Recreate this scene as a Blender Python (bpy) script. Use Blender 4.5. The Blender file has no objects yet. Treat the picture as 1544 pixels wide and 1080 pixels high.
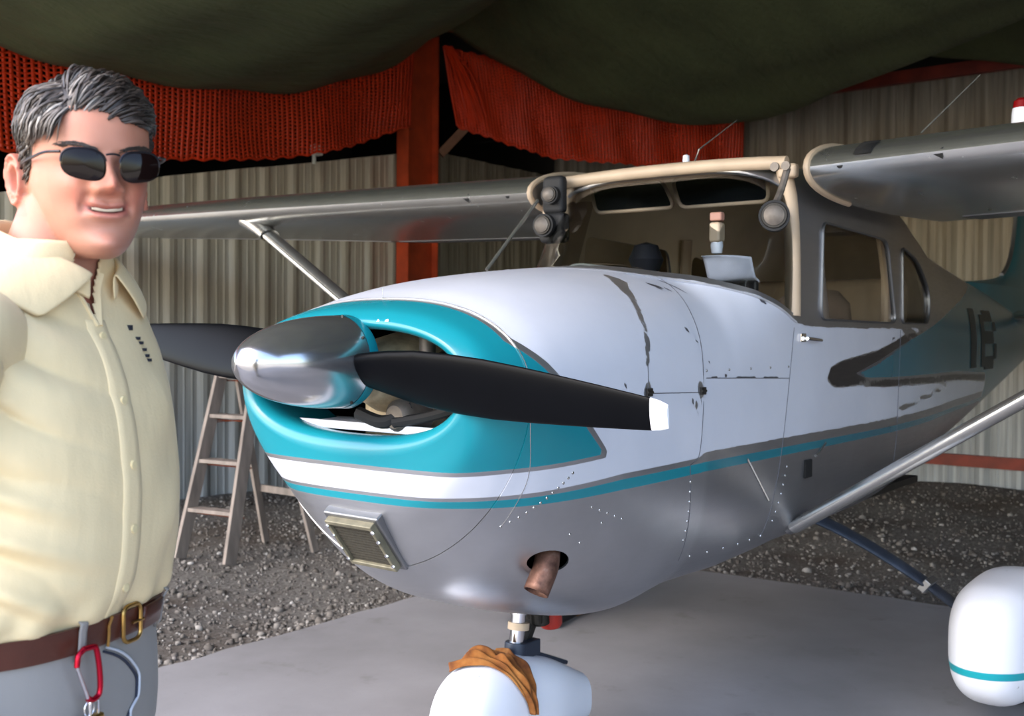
import bpy, bmesh, math, random
import numpy as np
from mathutils import Vector, Matrix
R_ = random.Random(7)
RNG = np.random.default_rng(11)
PI = math.pi
SC = bpy.context.scene
COL = SC.collection

# ------------------------------------------------------------------ camera
cam_d = bpy.data.cameras.new('camera')
cam = bpy.data.objects.new('camera', cam_d); COL.objects.link(cam)
cam_d.sensor_width = 36.0
cam_d.lens = 36.0 * 1607.64 / 1544.0
cam_d.clip_start = 0.05
_r = Vector((0.60835294, -0.79363659, 0.00690403))
_u = Vector((0.01373047, 0.01921733, 0.99972096)); _f = Vector((0.79354784, 0.60808839, -0.0225906))
_m = Matrix((( _r.x, _u.x, -_f.x), (_r.y, _u.y, -_f.y), (_r.z, _u.z, -_f.z)))
cam.matrix_world = Matrix.Translation((-1.89068, -2.00654, 1.38123)) @ _m.to_4x4()
cam_d.dof.use_dof = True
cam_d.dof.focus_distance = 2.2
cam_d.dof.aperture_fstop = 7.0
SC.camera = cam

# ------------------------------------------------------------------ sky, sun, exposure
W = bpy.data.worlds.new('sky'); SC.world = W; W.use_nodes = True
nt = W.node_tree; nt.nodes.clear()
o = nt.nodes.new('ShaderNodeOutputWorld'); b = nt.nodes.new('ShaderNodeBackground'); s = nt.nodes.new('ShaderNodeTexSky')
s.sky_type = 'NISHITA'; s.sun_disc = False; s.sun_elevation = math.radians(40); s.sun_rotation = math.radians(-70)
s.air_density = 1.0; s.dust_density = 2.0; s.ozone_density = 1.0
b.inputs['Strength'].default_value = 0.42
nt.links.new(s.outputs[0], b.inputs[0]); nt.links.new(b.outputs[0], o.inputs[0])
sun_d = bpy.data.lights.new('sun', 'SUN'); sun_d.energy = 3.0; sun_d.angle = math.radians(0.6); sun_d.color = (1.0, 0.94, 0.84)
sun = bpy.data.objects.new('sun', sun_d); COL.objects.link(sun)
# the sun stands behind the hangar (aft of the aeroplane): the roof keeps it off everything in view
sun.rotation_euler = Vector((-0.66, 0.05, -0.75)).to_track_quat('-Z', 'Y').to_euler()
SC.view_settings.view_transform = 'Standard'; SC.view_settings.look = 'None'
SC.view_settings.exposure = 1.06; SC.view_settings.gamma = 1.0
SC.view_settings.use_curve_mapping = False
SC.cycles.use_denoising = True
SC.cycles.max_bounces = 8; SC.cycles.diffuse_bounces = 5

# ------------------------------------------------------------------ helpers
def lin(h):
    h = h.lstrip('#'); c = [int(h[i:i+2], 16)/255 for i in (0, 2, 4)]
    return tuple((x/12.92 if x <= .04045 else ((x+.055)/1.055)**2.4) for x in c) + (1.0,)

class G:                                     # tiny node-graph helper
    def __init__(self, name):
        self.m = bpy.data.materials.new(name); self.m.use_nodes = True
        self.t = self.m.node_tree; self.p = self.t.nodes['Principled BSDF']
    def n(self, typ, **k):
        d = self.t.nodes.new(typ)
        for a, v in k.items():
            if a.startswith('i_'):
                a = a[2:]; a = int(a) if a.isdigit() else a
                d.inputs[a].default_value = v
            else: setattr(d, a, v)
        return d
    def l(self, a, b, ai=0, bi=0):
        self.t.links.new(a.outputs[ai] if hasattr(a, 'outputs') else a, b.inputs[bi] if hasattr(b, 'inputs') else b)
    def math(self, op, a, b=None, c=None):
        d = self.n('ShaderNodeMath', operation=op)
        for i, v in enumerate((a, b, c)):
            if v is None: continue
            if isinstance(v, (int, float)): d.inputs[i].default_value = v
            else: self.t.links.new(v, d.inputs[i])
        return d.outputs[0]
    def step(self, v, e=0.0, soft=0.0012):   # crisp mask: 1 where v > e
        d = self.n('ShaderNodeMapRange'); d.inputs[1].default_value = e-soft; d.inputs[2].default_value = e+soft
        self.t.links.new(v, d.inputs[0]); return d.outputs[0]
    def mix(self, f, a, b, typ='RGBA'):
        d = self.n('ShaderNodeMix', data_type=typ)
        ia, ib, io = (6, 7, 2) if typ == 'RGBA' else (2, 3, 0)
        if isinstance(f, (int, float)): d.inputs[0].default_value = f
        else: self.t.links.new(f, d.inputs[0])
        for i, v in ((ia, a), (ib, b)):
            if isinstance(v, (int, float, tuple)): d.inputs[i].default_value = v
            else: self.t.links.new(v, d.inputs[i])
        return d.outputs[io]
    def attr(self, name):
        d = self.n('ShaderNodeAttribute', attribute_name=name); return d.outputs['Fac']
    def noise(self, scale, detail=4, rough=.55, vec=None, stretch=None, coord='Object'):
        d = self.n('ShaderNodeTexNoise'); d.inputs['Scale'].default_value = scale; d.inputs['Detail'].default_value = detail
        d.inputs['Roughness'].default_value = rough
        if vec is None:
            tc = self.n('ShaderNodeTexCoord'); vec = tc.outputs[coord]
        if stretch:
            mp = self.n('ShaderNodeMapping'); mp.inputs['Scale'].default_value = stretch
            self.t.links.new(vec, mp.inputs[0]); vec = mp.outputs[0]
        self.t.links.new(vec, d.inputs['Vector']); return d.outputs[0]
    def ramp(self, v, stops):
        d = self.n('ShaderNodeValToRGB'); e = d.color_ramp.elements
        while len(e) < len(stops): e.new(.5)
        for el, (p, c) in zip(e, stops): el.position = p; el.color = c
        self.t.links.new(v, d.inputs[0]); return d.outputs[0]
    def bump(self, h, strength=.3, dist=.01):
        d = self.n('ShaderNodeBump'); d.inputs['Strength'].default_value = strength; d.inputs['Distance'].default_value = dist
        self.t.links.new(h, d.inputs['Height']); self.t.links.new(d.outputs[0], self.p.inputs['Normal'])
    def set(self, **k):
        for a, v in k.items():
            i = self.p.inputs[a.replace('_', ' ')]
            if isinstance(v, (int, float, tuple)): i.default_value = v
            else: self.t.links.new(v, i)
        return self

def simple(name, hexc, rough=.5, metal=0.0, var=0.0, vs=12, bump=0.0, bs=60, stretch=None, **kw):
    g = G(name); c = lin(hexc)
    g.set(Roughness=rough, Metallic=metal, **kw)
    if var:
        d = tuple(x*(1-var) for x in c[:3])+(1,); l = tuple(min(1, x*(1+var)) for x in c[:3])+(1,)
        g.set(Base_Color=g.ramp(g.noise(vs, stretch=stretch), [(.3, d), (.7, l)]))
    else: g.set(Base_Color=c)
    if bump: g.bump(g.noise(bs), bump, .004)
    return g.m

class MB:                                    # mesh builder
    def __init__(self): self.v = []; self.f = []; self.mi = []; self.k = 0; self.cur = 0
    def add(self, verts, faces, mi=None):
        k = len(self.v); self.v.extend([tuple(map(float, p)) for p in verts]); self.f.extend([tuple(i+k for i in f) for f in faces])
        self.mi.extend([self.cur if mi is None else mi]*len(faces)); return self
    def box(self, c, s, rot=None, mi=None, taper=1.0):
        x, y, z = (q/2 for q in s)
        vs = [Vector((a*x*(taper if d > 0 else 1), b_*y*(taper if d > 0 else 1), d*z)) for d in (-1, 1) for a, b_ in ((-1,-1),(1,-1),(1,1),(-1,1))]
        if rot is not None: vs = [rot @ p for p in vs]
        c = Vector(c); vs = [p+c for p in vs]
        return self.add(vs, [(3,2,1,0),(4,5,6,7),(0,1,5,4),(1,2,6,5),(2,3,7,6),(3,0,4,7)], mi)
    def bar(self, a, b_, w, h, up=(0,0,1), mi=None):
        a, b_ = Vector(a), Vector(b_); d = (b_-a); L = d.length; d.normalize()
        s = d.cross(Vector(up))
        if s.length < 1e-4: s = d.cross(Vector((1,0,0)))
        s.normalize(); u = s.cross(d)
        return self.box((a+b_)/2, (L, w, h), Matrix((d, s, u)).transposed(), mi)
    def tube(self, pts, r, n=12, cap=True, closed=False, flat=1.0, mi=None):
        pts = [Vector(p) for p in pts]; N = len(pts); rs = r if isinstance(r, (list, tuple)) else [r]*N
        k = len(self.v); prev = None; vs = []; fs = []
        for i, p in enumerate(pts):
            if closed: t = pts[(i+1) % N]-pts[i-1]
            else: t = pts[min(i+1, N-1)]-pts[max(i-1, 0)]
            t.normalize()
            if prev is None:
                prev = t.cross(Vector((0,0,1)))
                if prev.length < 1e-3: prev = t.cross(Vector((1,0,0)))
            s_ = (prev-t*prev.dot(t)); s_.normalize(); prev = s_; u = s_.cross(t)
            for j in range(n):
                a = 2*PI*j/n; vs.append(p+s_*(math.cos(a)*rs[i])+u*(math.sin(a)*rs[i]*flat))
        M = N if closed else N-1
        for i in range(M):
            for j in range(n):
                a = i*n+j; b2 = i*n+(j+1) % n; i2 = ((i+1) % N)*n
                fs.append((a, b2, i2+(j+1) % n, i2+j))
        if cap and not closed:
            fs.append(tuple(range(n-1, -1, -1))); fs.append(tuple((N-1)*n+j for j in range(n)))
        return self.add(vs, fs, mi)
    def lathe(self, prof, origin=(0,0,0), axis='x', n=32, mi=None):   # prof: (axial, radius)
        vs = []; fs = []; O = Vector(origin)
        for (t, r) in prof:
            for j in range(n):
                a = 2*PI*j/n; c, s_ = r*math.cos(a), r*math.sin(a)
                vs.append(O+Vector({'x': (t, c, s_), 'y': (s_, t, c), 'z': (c, s_, t)}[axis]))
        for i in range(len(prof)-1):
            for j in range(n):
                fs.append((i*n+j, i*n+(j+1) % n, (i+1)*n+(j+1) % n, (i+1)*n+j))
        return self.add(vs, fs, mi)
    def grid(self, P, closed_u=False, closed_v=False, mi=None):       # P[i][j] -> point
        a, b_ = len(P), len(P[0]); vs = [p for row in P for p in row]; fs = []
        for i in range(a if closed_u else a-1):
            for j in range(b_ if closed_v else b_-1):
                i2, j2 = (i+1) % a, (j+1) % b_
                fs.append((i*b_+j, i*b_+j2, i2*b_+j2, i2*b_+j))
        return self.add(vs, fs, mi)
    def mesh(self, name):
        me = bpy.data.meshes.new(name); me.from_pydata(self.v, [], self.f); me.update(); return me
    def build(self, name, mats, parent=None, smooth=True, bevel=0, subsurf=0, fixn=True, angle=40, solid=0):
        me = self.mesh(name)
        mats = mats if isinstance(mats, (list, tuple)) else [mats]
        for m in mats: me.materials.append(m)
        if any(self.mi): me.polygons.foreach_set('material_index', self.mi)
        if fixn:
            bm = bmesh.new(); bm.from_mesh(me); bmesh.ops.recalc_face_normals(bm, faces=bm.faces); bm.to_mesh(me); bm.free()
        return put(name, me, parent, smooth, bevel, subsurf, angle, solid)

def put(name, me, parent=None, smooth=True, bevel=0, subsurf=0, angle=40, solid=0):
    if smooth:
        me.shade_smooth()
        if angle: me.set_sharp_from_angle(angle=math.radians(angle))
    ob = bpy.data.objects.new(name, me); COL.objects.link(ob)
    if solid:
        md = ob.modifiers.new('s', 'SOLIDIFY'); md.thickness = solid; md.offset = 0
    if bevel:
        md = ob.modifiers.new('b', 'BEVEL'); md.width = bevel; md.segments = 2; md.limit_method = 'ANGLE'; md.harden_normals = True
    if subsurf:
        md = ob.modifiers.new('u', 'SUBSURF'); md.levels = subsurf; md.render_levels = subsurf
    if parent is not None: adopt(ob, parent)
    return ob

def wmat(o):
    m = o.matrix_basis.copy()
    if o.parent is not None: m = wmat(o.parent) @ o.matrix_parent_inverse @ m
    return m
def adopt(ob, parent):
    ob.parent = parent; ob.matrix_parent_inverse = wmat(parent).inverted()
def tag(ob, label=None, cat=None, group=None, kind=None):
    for k, v in (('label', label), ('category', cat), ('group', group), ('kind', kind)):
        if v: ob[k] = v
    return ob
def thing(name, loc, label, cat, group=None):
    e = bpy.data.objects.new(name, None); COL.objects.link(e); e.location = loc; e.empty_display_size = .1
    return tag(e, label, cat, group)
def bake(ob):                                # apply the modifiers of a temporary object, return its mesh
    dg = bpy.context.evaluated_depsgraph_get(); dg.update()
    me = bpy.data.meshes.new_from_object(ob.evaluated_get(dg)); return me
def drop(ob): bpy.data.objects.remove(ob, do_unlink=True)
def pchip(x, y, xq):
    x = np.asarray(x, float); y = np.asarray(y, float); xq = np.asarray(xq, float)
    h = np.diff(x); d = np.diff(y)/h; m = np.zeros_like(y)
    for i in range(1, len(x)-1):
        if d[i-1]*d[i] > 0:
            w1 = 2*h[i]+h[i-1]; w2 = h[i]+2*h[i-1]; m[i] = (w1+w2)/(w1/d[i-1]+w2/d[i])
    m[0] = d[0]; m[-1] = d[-1]
    i = np.clip(np.searchsorted(x, xq)-1, 0, len(x)-2); t = np.clip((xq-x[i])/h[i], 0, 1)
    return (2*t**3-3*t**2+1)*y[i]+(t**3-2*t**2+t)*h[i]*m[i]+(-2*t**3+3*t**2)*y[i+1]+(t**3-t**2)*h[i]*m[i+1]
def catmull(pts, n):
    pts = np.asarray(pts, float); d = np.r_[0, np.cumsum(np.linalg.norm(np.diff(pts, axis=0), axis=1))]
    q = np.linspace(0, d[-1], n)
    return np.stack([pchip(d, pts[:, k], q) for k in range(pts.shape[1])], 1)
def sd_poly(P, poly):                        # signed distance to a polygon, positive inside
    poly = np.asarray(poly, float); d = np.full(len(P), 1e9); ins = np.zeros(len(P), bool)
    for i in range(len(poly)):
        a, b_ = poly[i-1], poly[i]; e = b_-a; w = P-a
        t = np.clip((w@e)/max(e@e, 1e-12), 0, 1); d = np.minimum(d, np.linalg.norm(w-t[:, None]*e, axis=1))
        c1 = (a[1] > P[:, 1]) != (b_[1] > P[:, 1])
        with np.errstate(divide='ignore', invalid='ignore'):
            xi = a[0]+(P[:, 1]-a[1])/(b_[1]-a[1])*(b_[0]-a[0])
        ins ^= c1 & (P[:, 0] < xi)
    return np.where(ins, d, -d)
def sd_line(P, pts):                         # distance to a polyline
    pts = np.asarray(pts, float); d = np.full(len(P), 1e9)
    for a, b_ in zip(pts[:-1], pts[1:]):
        e = b_-a; w = P-a; t = np.clip((w@e)/max(e@e, 1e-12), 0, 1); d = np.minimum(d, np.linalg.norm(w-t[:, None]*e, axis=1))
    return d
def fattr(me, name, arr):
    a = me.attributes.new(name, 'FLOAT', 'POINT'); a.data.foreach_set('value', np.asarray(arr, np.float32))
def coords(me):
    c = np.empty(len(me.vertices)*3, np.float32); me.vertices.foreach_get('co', c); return c.reshape(-1, 3).astype(float)
def rounded_rect(w, h, r, n=5):
    pts = []
    for cx, cy, a0 in ((w/2-r, h/2-r, 0), (-w/2+r, h/2-r, 90), (-w/2+r, -h/2+r, 180), (w/2-r, -h/2+r, 270)):
        for i in range(n+1):
            a = math.radians(a0+90*i/n); pts.append((cx+r*math.cos(a), cy+r*math.sin(a)))
    return pts

# ------------------------------------------------------------------ materials
def corrugated_mat(name, a, b_, c):
    g = G(name)
    st = g.noise(1.0, 6, .6, stretch=(16, 16, .7)); sp = g.noise(5, 5, .6, stretch=(1.2, 1.2, .5)); big = g.noise(.7, 2)
    col = g.ramp(st, [(.28, lin(a)), (.5, lin(b_)), (.72, lin(c))])
    col = g.mix(g.math('MULTIPLY', sp, .35), col, lin(a))
    tc = g.n('ShaderNodeTexCoord'); sx = g.n('ShaderNodeSeparateXYZ'); g.l(tc, sx, 'Object', 0)
    mr = g.n('ShaderNodeMapRange'); mr.inputs[1].default_value = 1.7; mr.inputs[2].default_value = .5; g.l(sx, mr, 2, 0)   # blends to blue-grey towards the foot
    col = g.mix(g.math('MULTIPLY', mr.outputs[0], .65), col, g.ramp(st, [(.3, lin('7d8790')), (.7, lin('b4bec8'))]))
    g.set(Base_Color=col, Metallic=.1, Roughness=.55)
    g.bump(st, .15, .003)
    return g.m
M = {}
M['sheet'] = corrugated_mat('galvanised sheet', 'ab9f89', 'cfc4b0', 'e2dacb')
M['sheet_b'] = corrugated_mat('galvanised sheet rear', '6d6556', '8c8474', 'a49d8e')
M['orange_steel'] = simple('orange primer steel', 'b4431f', .55, 0, .25, 5, .2, 30)
M['red_steel'] = simple('red primer steel', '7a2a1a', .6, 0, .3, 5)
M['roof'] = simple('dark roof sheet', '2a2522', .7, .2)
M['dark_wall'] = simple('dark bay wall', '15110e', .9)  # near-black colour stands in for the unlit space
M['netting'] = simple('orange plastic net', 'd3380e', .45, 0, .12, 6)
M['wood_brace'] = simple('weathered timber', '7d5a45', .8, 0, .2, 8, stretch=(1, 1, 1))
def concrete():
    g = G('concrete slab'); n1 = g.noise(.9, 6, .6); n2 = g.noise(70, 3, .7); n3 = g.noise(3.2, 5, .65)
    col = g.ramp(n1, [(.3, lin('747274')), (.55, lin('858386')), (.75, lin('939195'))])
    st = g.ramp(n3, [(.60, (0, 0, 0, 1)), (.72, (1, 1, 1, 1))])
    col = g.mix(g.math('MULTIPLY', st, .45), col, lin('5e5a56'))
    col = g.mix(g.math('MULTIPLY', g.step(n2, .68, .03), .35), col, lin('63605c'))
    g.set(Base_Color=col, Roughness=.75); g.bump(g.noise(40, 6), .12, .004); return g.m
M['concrete'] = concrete()
def gravel():
    g = G('gravel bed'); n1 = g.noise(1.1, 5, .6); n2 = g.noise(45, 5, .7)
    col = g.ramp(n2, [(.3, lin('3c3733')), (.5, lin('6a6560')), (.7, lin('918d88'))])
    col = g.mix(g.math('MULTIPLY', g.step(n1, .56, .08), .7), col, lin('4b3d31'))
    g.set(Base_Color=col, Roughness=.95); g.bump(n2, .9, .03); return g.m
M['gravel'] = gravel()
def stone():
    g = G('gravel stone'); n = g.noise(9, 3); oi = g.attr('tone')
    g.set(Base_Color=g.mix(g.math('MULTIPLY', n, .4), g.ramp(oi, [(0, lin('4a443f')), (.45, lin('6f6963')), (.8, lin('918c87')), (1, lin('bbb7b2'))]), lin('4a443e')), Roughness=.9); return g.m
M['stone'] = stone()
M['apron'] = simple('sunlit apron outside', 'b4aa9a', .9, 0, .15, .4)
def cloth():
    g = G('olive parachute cloth'); n = g.noise(1.2, 4, stretch=(1, 1, 1)); w = g.noise(1.0, 5, .6, stretch=(1.1, 3.0, 3.0))
    g.set(Base_Color=g.ramp(n, [(.3, lin('41472e')), (.7, lin('535b3b'))]), Roughness=.8); g.bump(w, .5, .12); return g.m
M['tarp'] = cloth()

def struct(name, mb, mat, smooth=False, **k):
    return tag(mb.build(name, mat, None, smooth, **k), kind='structure')

# ------------------------------------------------------------------ ground, slab
mb = MB(); mb.box((-20, -6, -.20), (70, 80, .04)); struct('ground_outside', mb, M['apron'])
# slab: apron edge runs along y = 1.78, back edge at x = 3.75 ; both a little ragged
mb = MB()
edge = [(-2.6, -9.0)] + [(-2.6, 1.80)]
for i in range(1, 41): edge.append((-2.6+6.3*i/40, 1.775+R_.uniform(-.012, .012)))
for i in range(1, 61): edge.append((3.70+.16*min(1, i/22)+R_.uniform(-.012, .012), 1.775-10.7*i/60))
n = len(edge); vs = [(x, y, 0) for x, y in edge]+[(x, y, -.1) for x, y in edge]
mb.add(vs, [tuple(range(n-1, -1, -1))]+[(i, (i+1) % n, n+(i+1) % n, n+i) for i in range(n)])
struct('floor', mb, M['concrete'])
# gravel bed, gently uneven, lapping the slab edge
def gz(x, y): return -.03+.03*math.sin(x*1.7+y)*math.sin(y*1.3-x*.6)+.02*math.sin(x*4.1)*math.cos(y*3.7)
P = []
for i in range(121):
    x = -2.6+11.6*i/120; row = []
    for j in range(121):
        y = -7.2+12.9*j/120
        inside = (x < 3.82 and y < 1.74)
        z = gz(x, y)
        if inside: z = -.085
        else:
            e = max(x-3.82, y-1.74); z = z*min(1, .3+e*2)-.012
        row.append((x, y, z))
    P.append(row)
mb = MB(); mb.grid(P); struct('ground', mb, M['gravel'], smooth=True)
# loose stones of the gravel
ico = bmesh.new(); bmesh.ops.create_icosphere(ico, subdivisions=1, radius=1.0)
iv = np.array([v.co[:] for v in ico.verts]); jf = np.array([[v.index for v in f.verts] for f in ico.faces]); ico.free()
NS = 20000; pts = []
while len(pts) < NS:
    if R_.random() < .55: x, y = R_.uniform(-.4, 5.2), 1.80+3.7*R_.random()**1.3
    else: x, y = 3.9+4.8*R_.random()**1.3, R_.uniform(-3.6, 3.4)
    pts.append((x, y))
pts = np.array(pts); sz = RNG.lognormal(math.log(.0085), .42, NS).clip(.005, .03)
zz = np.array([gz(x, y)*min(1, .3+2*max(x-3.82, y-1.74))-.012 for x, y in pts])
V = iv[None]*(1+.35*RNG.standard_normal((NS, len(iv), 1)).clip(-1, 1)*.6)*sz[:, None, None]*RNG.uniform(.6, 1.25, (NS, 1, 3))
ang = RNG.uniform(0, 2*PI, NS); ca, sa = np.cos(ang)[:, None], np.sin(ang)[:, None]
X = V[..., 0]*ca-V[..., 1]*sa+pts[:, 0:1]; Y = V[..., 0]*sa+V[..., 1]*ca+pts[:, 1:2]; Z = V[..., 2]*.75+(zz+sz*.35)[:, None]
co = np.stack([X, Y, Z], -1).reshape(-1, 3); fc = (jf[None]+np.arange(NS)[:, None, None]*len(iv)).reshape(-1, 3)
me = bpy.data.meshes.new('gravel_stones'); me.vertices.add(len(co)); me.vertices.foreach_set('co', co.ravel().astype(np.float32))
me.loops.add(fc.size); me.loops.foreach_set('vertex_index', fc.ravel().astype(np.int32)); me.polygons.add(len(fc))
me.polygons.foreach_set('loop_start', np.arange(0, fc.size, 3, dtype=np.int32)); me.update(calc_edges=True); me.validate()
fattr(me, 'tone', np.repeat(RNG.beta(1.6, 2.2, NS), len(iv))); me.materials.append(M['stone'])
tag(put('gravel_stones', me, smooth=False), 'loose grey gravel stones scattered behind the concrete slab', 'gravel', kind='stuff')

# ------------------------------------------------------------------ sheet walls (each corrugated sheet a piece of its wall)
def sheet_wall(name, p0, direction, length, z0, ztop, mat, pitch=.33, sheet=.99, depth=.022, normal=None, jitter=.004):
    d = Vector(direction).normalized(); nrm = Vector(normal)
    fr = MB(); fr.bar(Vector(p0)-nrm*.09+Vector((0, 0, z0+.12)), Vector(p0)-nrm*.09+d*length+Vector((0, 0, z0+.12)), .06, .1)
    zt1 = min(ztop(0), ztop(length))-.15
    fr.bar(Vector(p0)-nrm*.09+Vector((0, 0, zt1*.55)), Vector(p0)-nrm*.09+d*length+Vector((0, 0, zt1*.55)), .06, .1)
    wall = struct(name, fr, M['red_steel'])
    t = 0.0
    while t < length-1e-3:
        L = min(sheet+.03, length-t); off = R_.uniform(0, jitter)
        prof = []
        u = 0.0
        q = []
        k = 0
        while u < L+pitch:                # trapezoid ribs with two minor stiffeners
            for a, h in ((0, 0), (.05, depth), (.09, depth), (.14, 0), (.19, 0), (.205, .006), (.22, 0), (.27, 0), (.285, .006), (.30, 0)):
                q.append((u+a*pitch/.33, h))
            u += pitch
        q = [(a, h) for a, h in q if a <= L]+[(L, 0)]
        mb = MB(); rows = []
        for a, h in q:
            base = Vector(p0)+d*(t+a)+nrm*(h+off)
            zt = ztop(t+a)+off*2; rows.append([(base.x, base.y, z0), (base.x, base.y, z0+(zt-z0)*.5), (base.x, base.y, zt)])
        mb.grid(rows); mb.build('metal_sheet', mat, wall, smooth=False, solid=.0015)
        t += sheet
    return wall
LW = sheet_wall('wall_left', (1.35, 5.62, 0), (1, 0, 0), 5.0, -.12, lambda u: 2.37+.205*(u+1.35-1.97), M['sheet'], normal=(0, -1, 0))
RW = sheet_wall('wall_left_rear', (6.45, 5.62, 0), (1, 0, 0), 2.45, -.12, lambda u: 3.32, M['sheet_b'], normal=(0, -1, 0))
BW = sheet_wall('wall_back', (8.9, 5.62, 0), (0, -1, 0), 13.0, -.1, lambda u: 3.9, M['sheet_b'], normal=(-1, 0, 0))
# upper parts with their darkness put into the colour: the next bay beyond the low left wall, the roof space
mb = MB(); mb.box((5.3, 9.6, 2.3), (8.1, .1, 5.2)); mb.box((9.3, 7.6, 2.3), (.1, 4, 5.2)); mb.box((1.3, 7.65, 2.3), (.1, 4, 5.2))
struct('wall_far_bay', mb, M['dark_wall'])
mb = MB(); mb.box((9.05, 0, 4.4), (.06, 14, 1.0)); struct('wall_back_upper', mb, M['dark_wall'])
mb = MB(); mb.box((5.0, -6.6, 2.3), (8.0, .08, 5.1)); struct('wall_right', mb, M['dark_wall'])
mb = MB()
mb.box((4.0, 1.2, 4.86), (10.8, 17.2, .06))
struct('ceiling', mb, M['roof'])
mb = MB(); mb.box((-1.45, 1.2, 4.15), (.05, 17.2, 1.45)); struct('sky_blocker', mb, M['roof'])  # unseen board added to keep high sky light out of the hangar
mb = MB()
for x in (-1.2, 2.2, 6.3):
    mb = MB(); mb.box((x, -1, 4.72), (.12, 13, .22)); struct('rafter', mb, M['red_steel'])
mb = MB(); mb.bar((8.80, 5.5, 3.93), (8.80, -7.3, 3.93), .08, .12); struct('trim_2', mb, M['red_steel'])
mb = MB(); mb.bar((8.83, 5.5, .20), (8.83, -7.3, .20), .06, .11); struct('trim_3', mb, M['red_steel'])

# the steel post: an H section with base plate and cleats
t = thing('steel_post', (6.23, 5.45, 0), 'orange painted steel H post standing at the end of the low corrugated wall', 'post')
mb = MB(); mb.box((6.01, 5.45, 2.2), (.018, .16, 4.5)); mb.box((6.45, 5.45, 2.2), (.018, .16, 4.5)); mb.box((6.23, 5.45, 2.2), (.43, .014, 4.5))
mb.build('column', M['orange_steel'], t, False)
mb = MB(); mb.box((6.23, 5.45, .01), (.56, .26, .03)); mb.build('base_plate', M['orange_steel'], t, False)
for z in (1.3, 2.5, 3.45):
    mb = MB(); mb.box((6.06, 5.40, z), (.08, .07, .012)); mb.build('cleat', M['orange_steel'], t, False)
mb = MB(); mb.bar((6.52, 5.40, 3.25), (6.98, 5.0, 3.92), .06, .09)
tag(mb.build('timber_brace', M['wood_brace'], None, False), 'short slanting timber brace beside the orange steel post', 'brace')

# ------------------------------------------------------------------ orange safety nets
def net(name, top, bot, nu, nv, label, wave=.05):
    top = catmull(top, nu+1); bot = catmull(bot, nu+1)
    def pt(i, j):
        u, v = i, j/nv
        p = top[i]*(1-v)+bot[i]*v
        tx = top[min(i+1, nu)]-top[max(i-1, 0)]; nn = np.array((-tx[1], tx[0], 0)); nn /= np.linalg.norm(nn)+1e-9
        ph = u/nu*42; w = wave*(math.sin(ph+1.3*math.sin(v*3))*.5+.5*math.sin(ph*.41+v*2.4))
        sag = .012*math.sin(u*1.7+v*9)
        return p+nn*w+np.array((0, 0, sag))
    mb = MB()
    Pt = [[Vector(pt(i, j)) for j in range(nv+1)] for i in range(nu+1)]
    for i in range(nu+1):                   # upright bands
        a, b_ = Pt[max(i-1, 0)], Pt[min(i+1, nu)]
        d = (b_[nv//2]-a[nv//2]); d.z = 0; d.normalize(); w = .0145
        rows = [[p-d*w for p in Pt[i]], [p+d*w for p in Pt[i]]]
        mb.grid(rows)
    for j in range(nv+1):                   # cross strands
        h = .012 if j in (0, nv) else .0075
        rows = [[Pt[i][j]+Vector((0, 0, h)) for i in range(nu+1)], [Pt[i][j]-Vector((0, 0, h)) for i in range(nu+1)]]
        mb.grid(rows)
    return tag(mb.build(name, M['netting'], None, True, fixn=False, solid=.003, angle=0), label, 'netting', 'orange safety nets')
net('safety_net', [(-1.5, 5.42, 3.9), (1.5, 5.42, 3.75), (3.0, 5.42, 3.7), (4.5, 5.42, 3.85), (5.98, 5.34, 4.28)],
    [(-1.5, 5.42, 2.75), (1.92, 5.42, 2.655), (3.28, 5.42, 2.78), (4.3, 5.42, 2.92), (5.08, 5.42, 3.11), (5.98, 5.34, 3.46)], 150, 28,
    'long orange plastic safety net sagging above the low corrugated wall left of the post')
net('safety_net', [(6.5, 5.34, 4.36), (7.2, 4.63, 4.15), (8.0, 3.81, 4.0), (8.75, 3.05, 4.1)],
    [(6.6, 5.23, 3.54), (6.948, 4.89, 3.385), (7.44, 4.387, 3.23), (8.04, 3.773, 3.2), (8.75, 3.05, 3.27)], 90, 26,
    'dark shaded orange net hung right of the post, above the aircraft cabin')
# bunched frayed end of the rear net beside the post
mb = MB()
for k in range(9):
    a = Vector((6.50+.02*k*.3, 5.33-.006*k, 4.36)); e = Vector((6.66+.016*k, 5.16-.02*k, 3.50+.035*abs(k-4)))
    mid = a.lerp(e, .5)+Vector((R_.uniform(-.02, .03), -.05, R_.uniform(-.05, .05)))
    mb.tube(catmull([a, mid, e], 9).tolist(), [.012]*5+[.018, .022, .018, .008], 6)
tag(mb.build('net_end', M['netting'], None, True), 'bunched frayed orange net end hanging beside the post', 'netting', 'orange safety nets')

# ------------------------------------------------------------------ olive cloth hung in swags under the roof
rim = [(-1.35, 5.2, 3.9), (-.6, 5.2, 3.62), (.8, 5.2, 3.40), (1.77, 5.2, 3.325), (2.25, 5.2, 3.27), (2.95, 5.2, 3.30), (3.9, 5.2, 3.387), (4.8, 5.2, 3.62), (5.67, 5.2, 4.0), (6.4, 5.15, 4.45),
       (6.68, 4.685, 4.093), (7.12, 3.851, 3.665), (7.52, 3.098, 3.479), (7.82, 2.533, 3.456), (8.174, 1.874, 3.794), (8.4, 1.445, 4.15),
       (8.4, 1.011, 4.02), (8.4, .187, 3.78), (8.4, -.8, 3.62), (8.4, -2.2, 3.7), (8.4, -3.4, 4.2)]
rim = catmull(rim, 150)
plan = np.array(rim)
s_ = np.r_[0, np.cumsum(np.linalg.norm(np.diff(plan[:, :2], axis=0), axis=1))]
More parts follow.
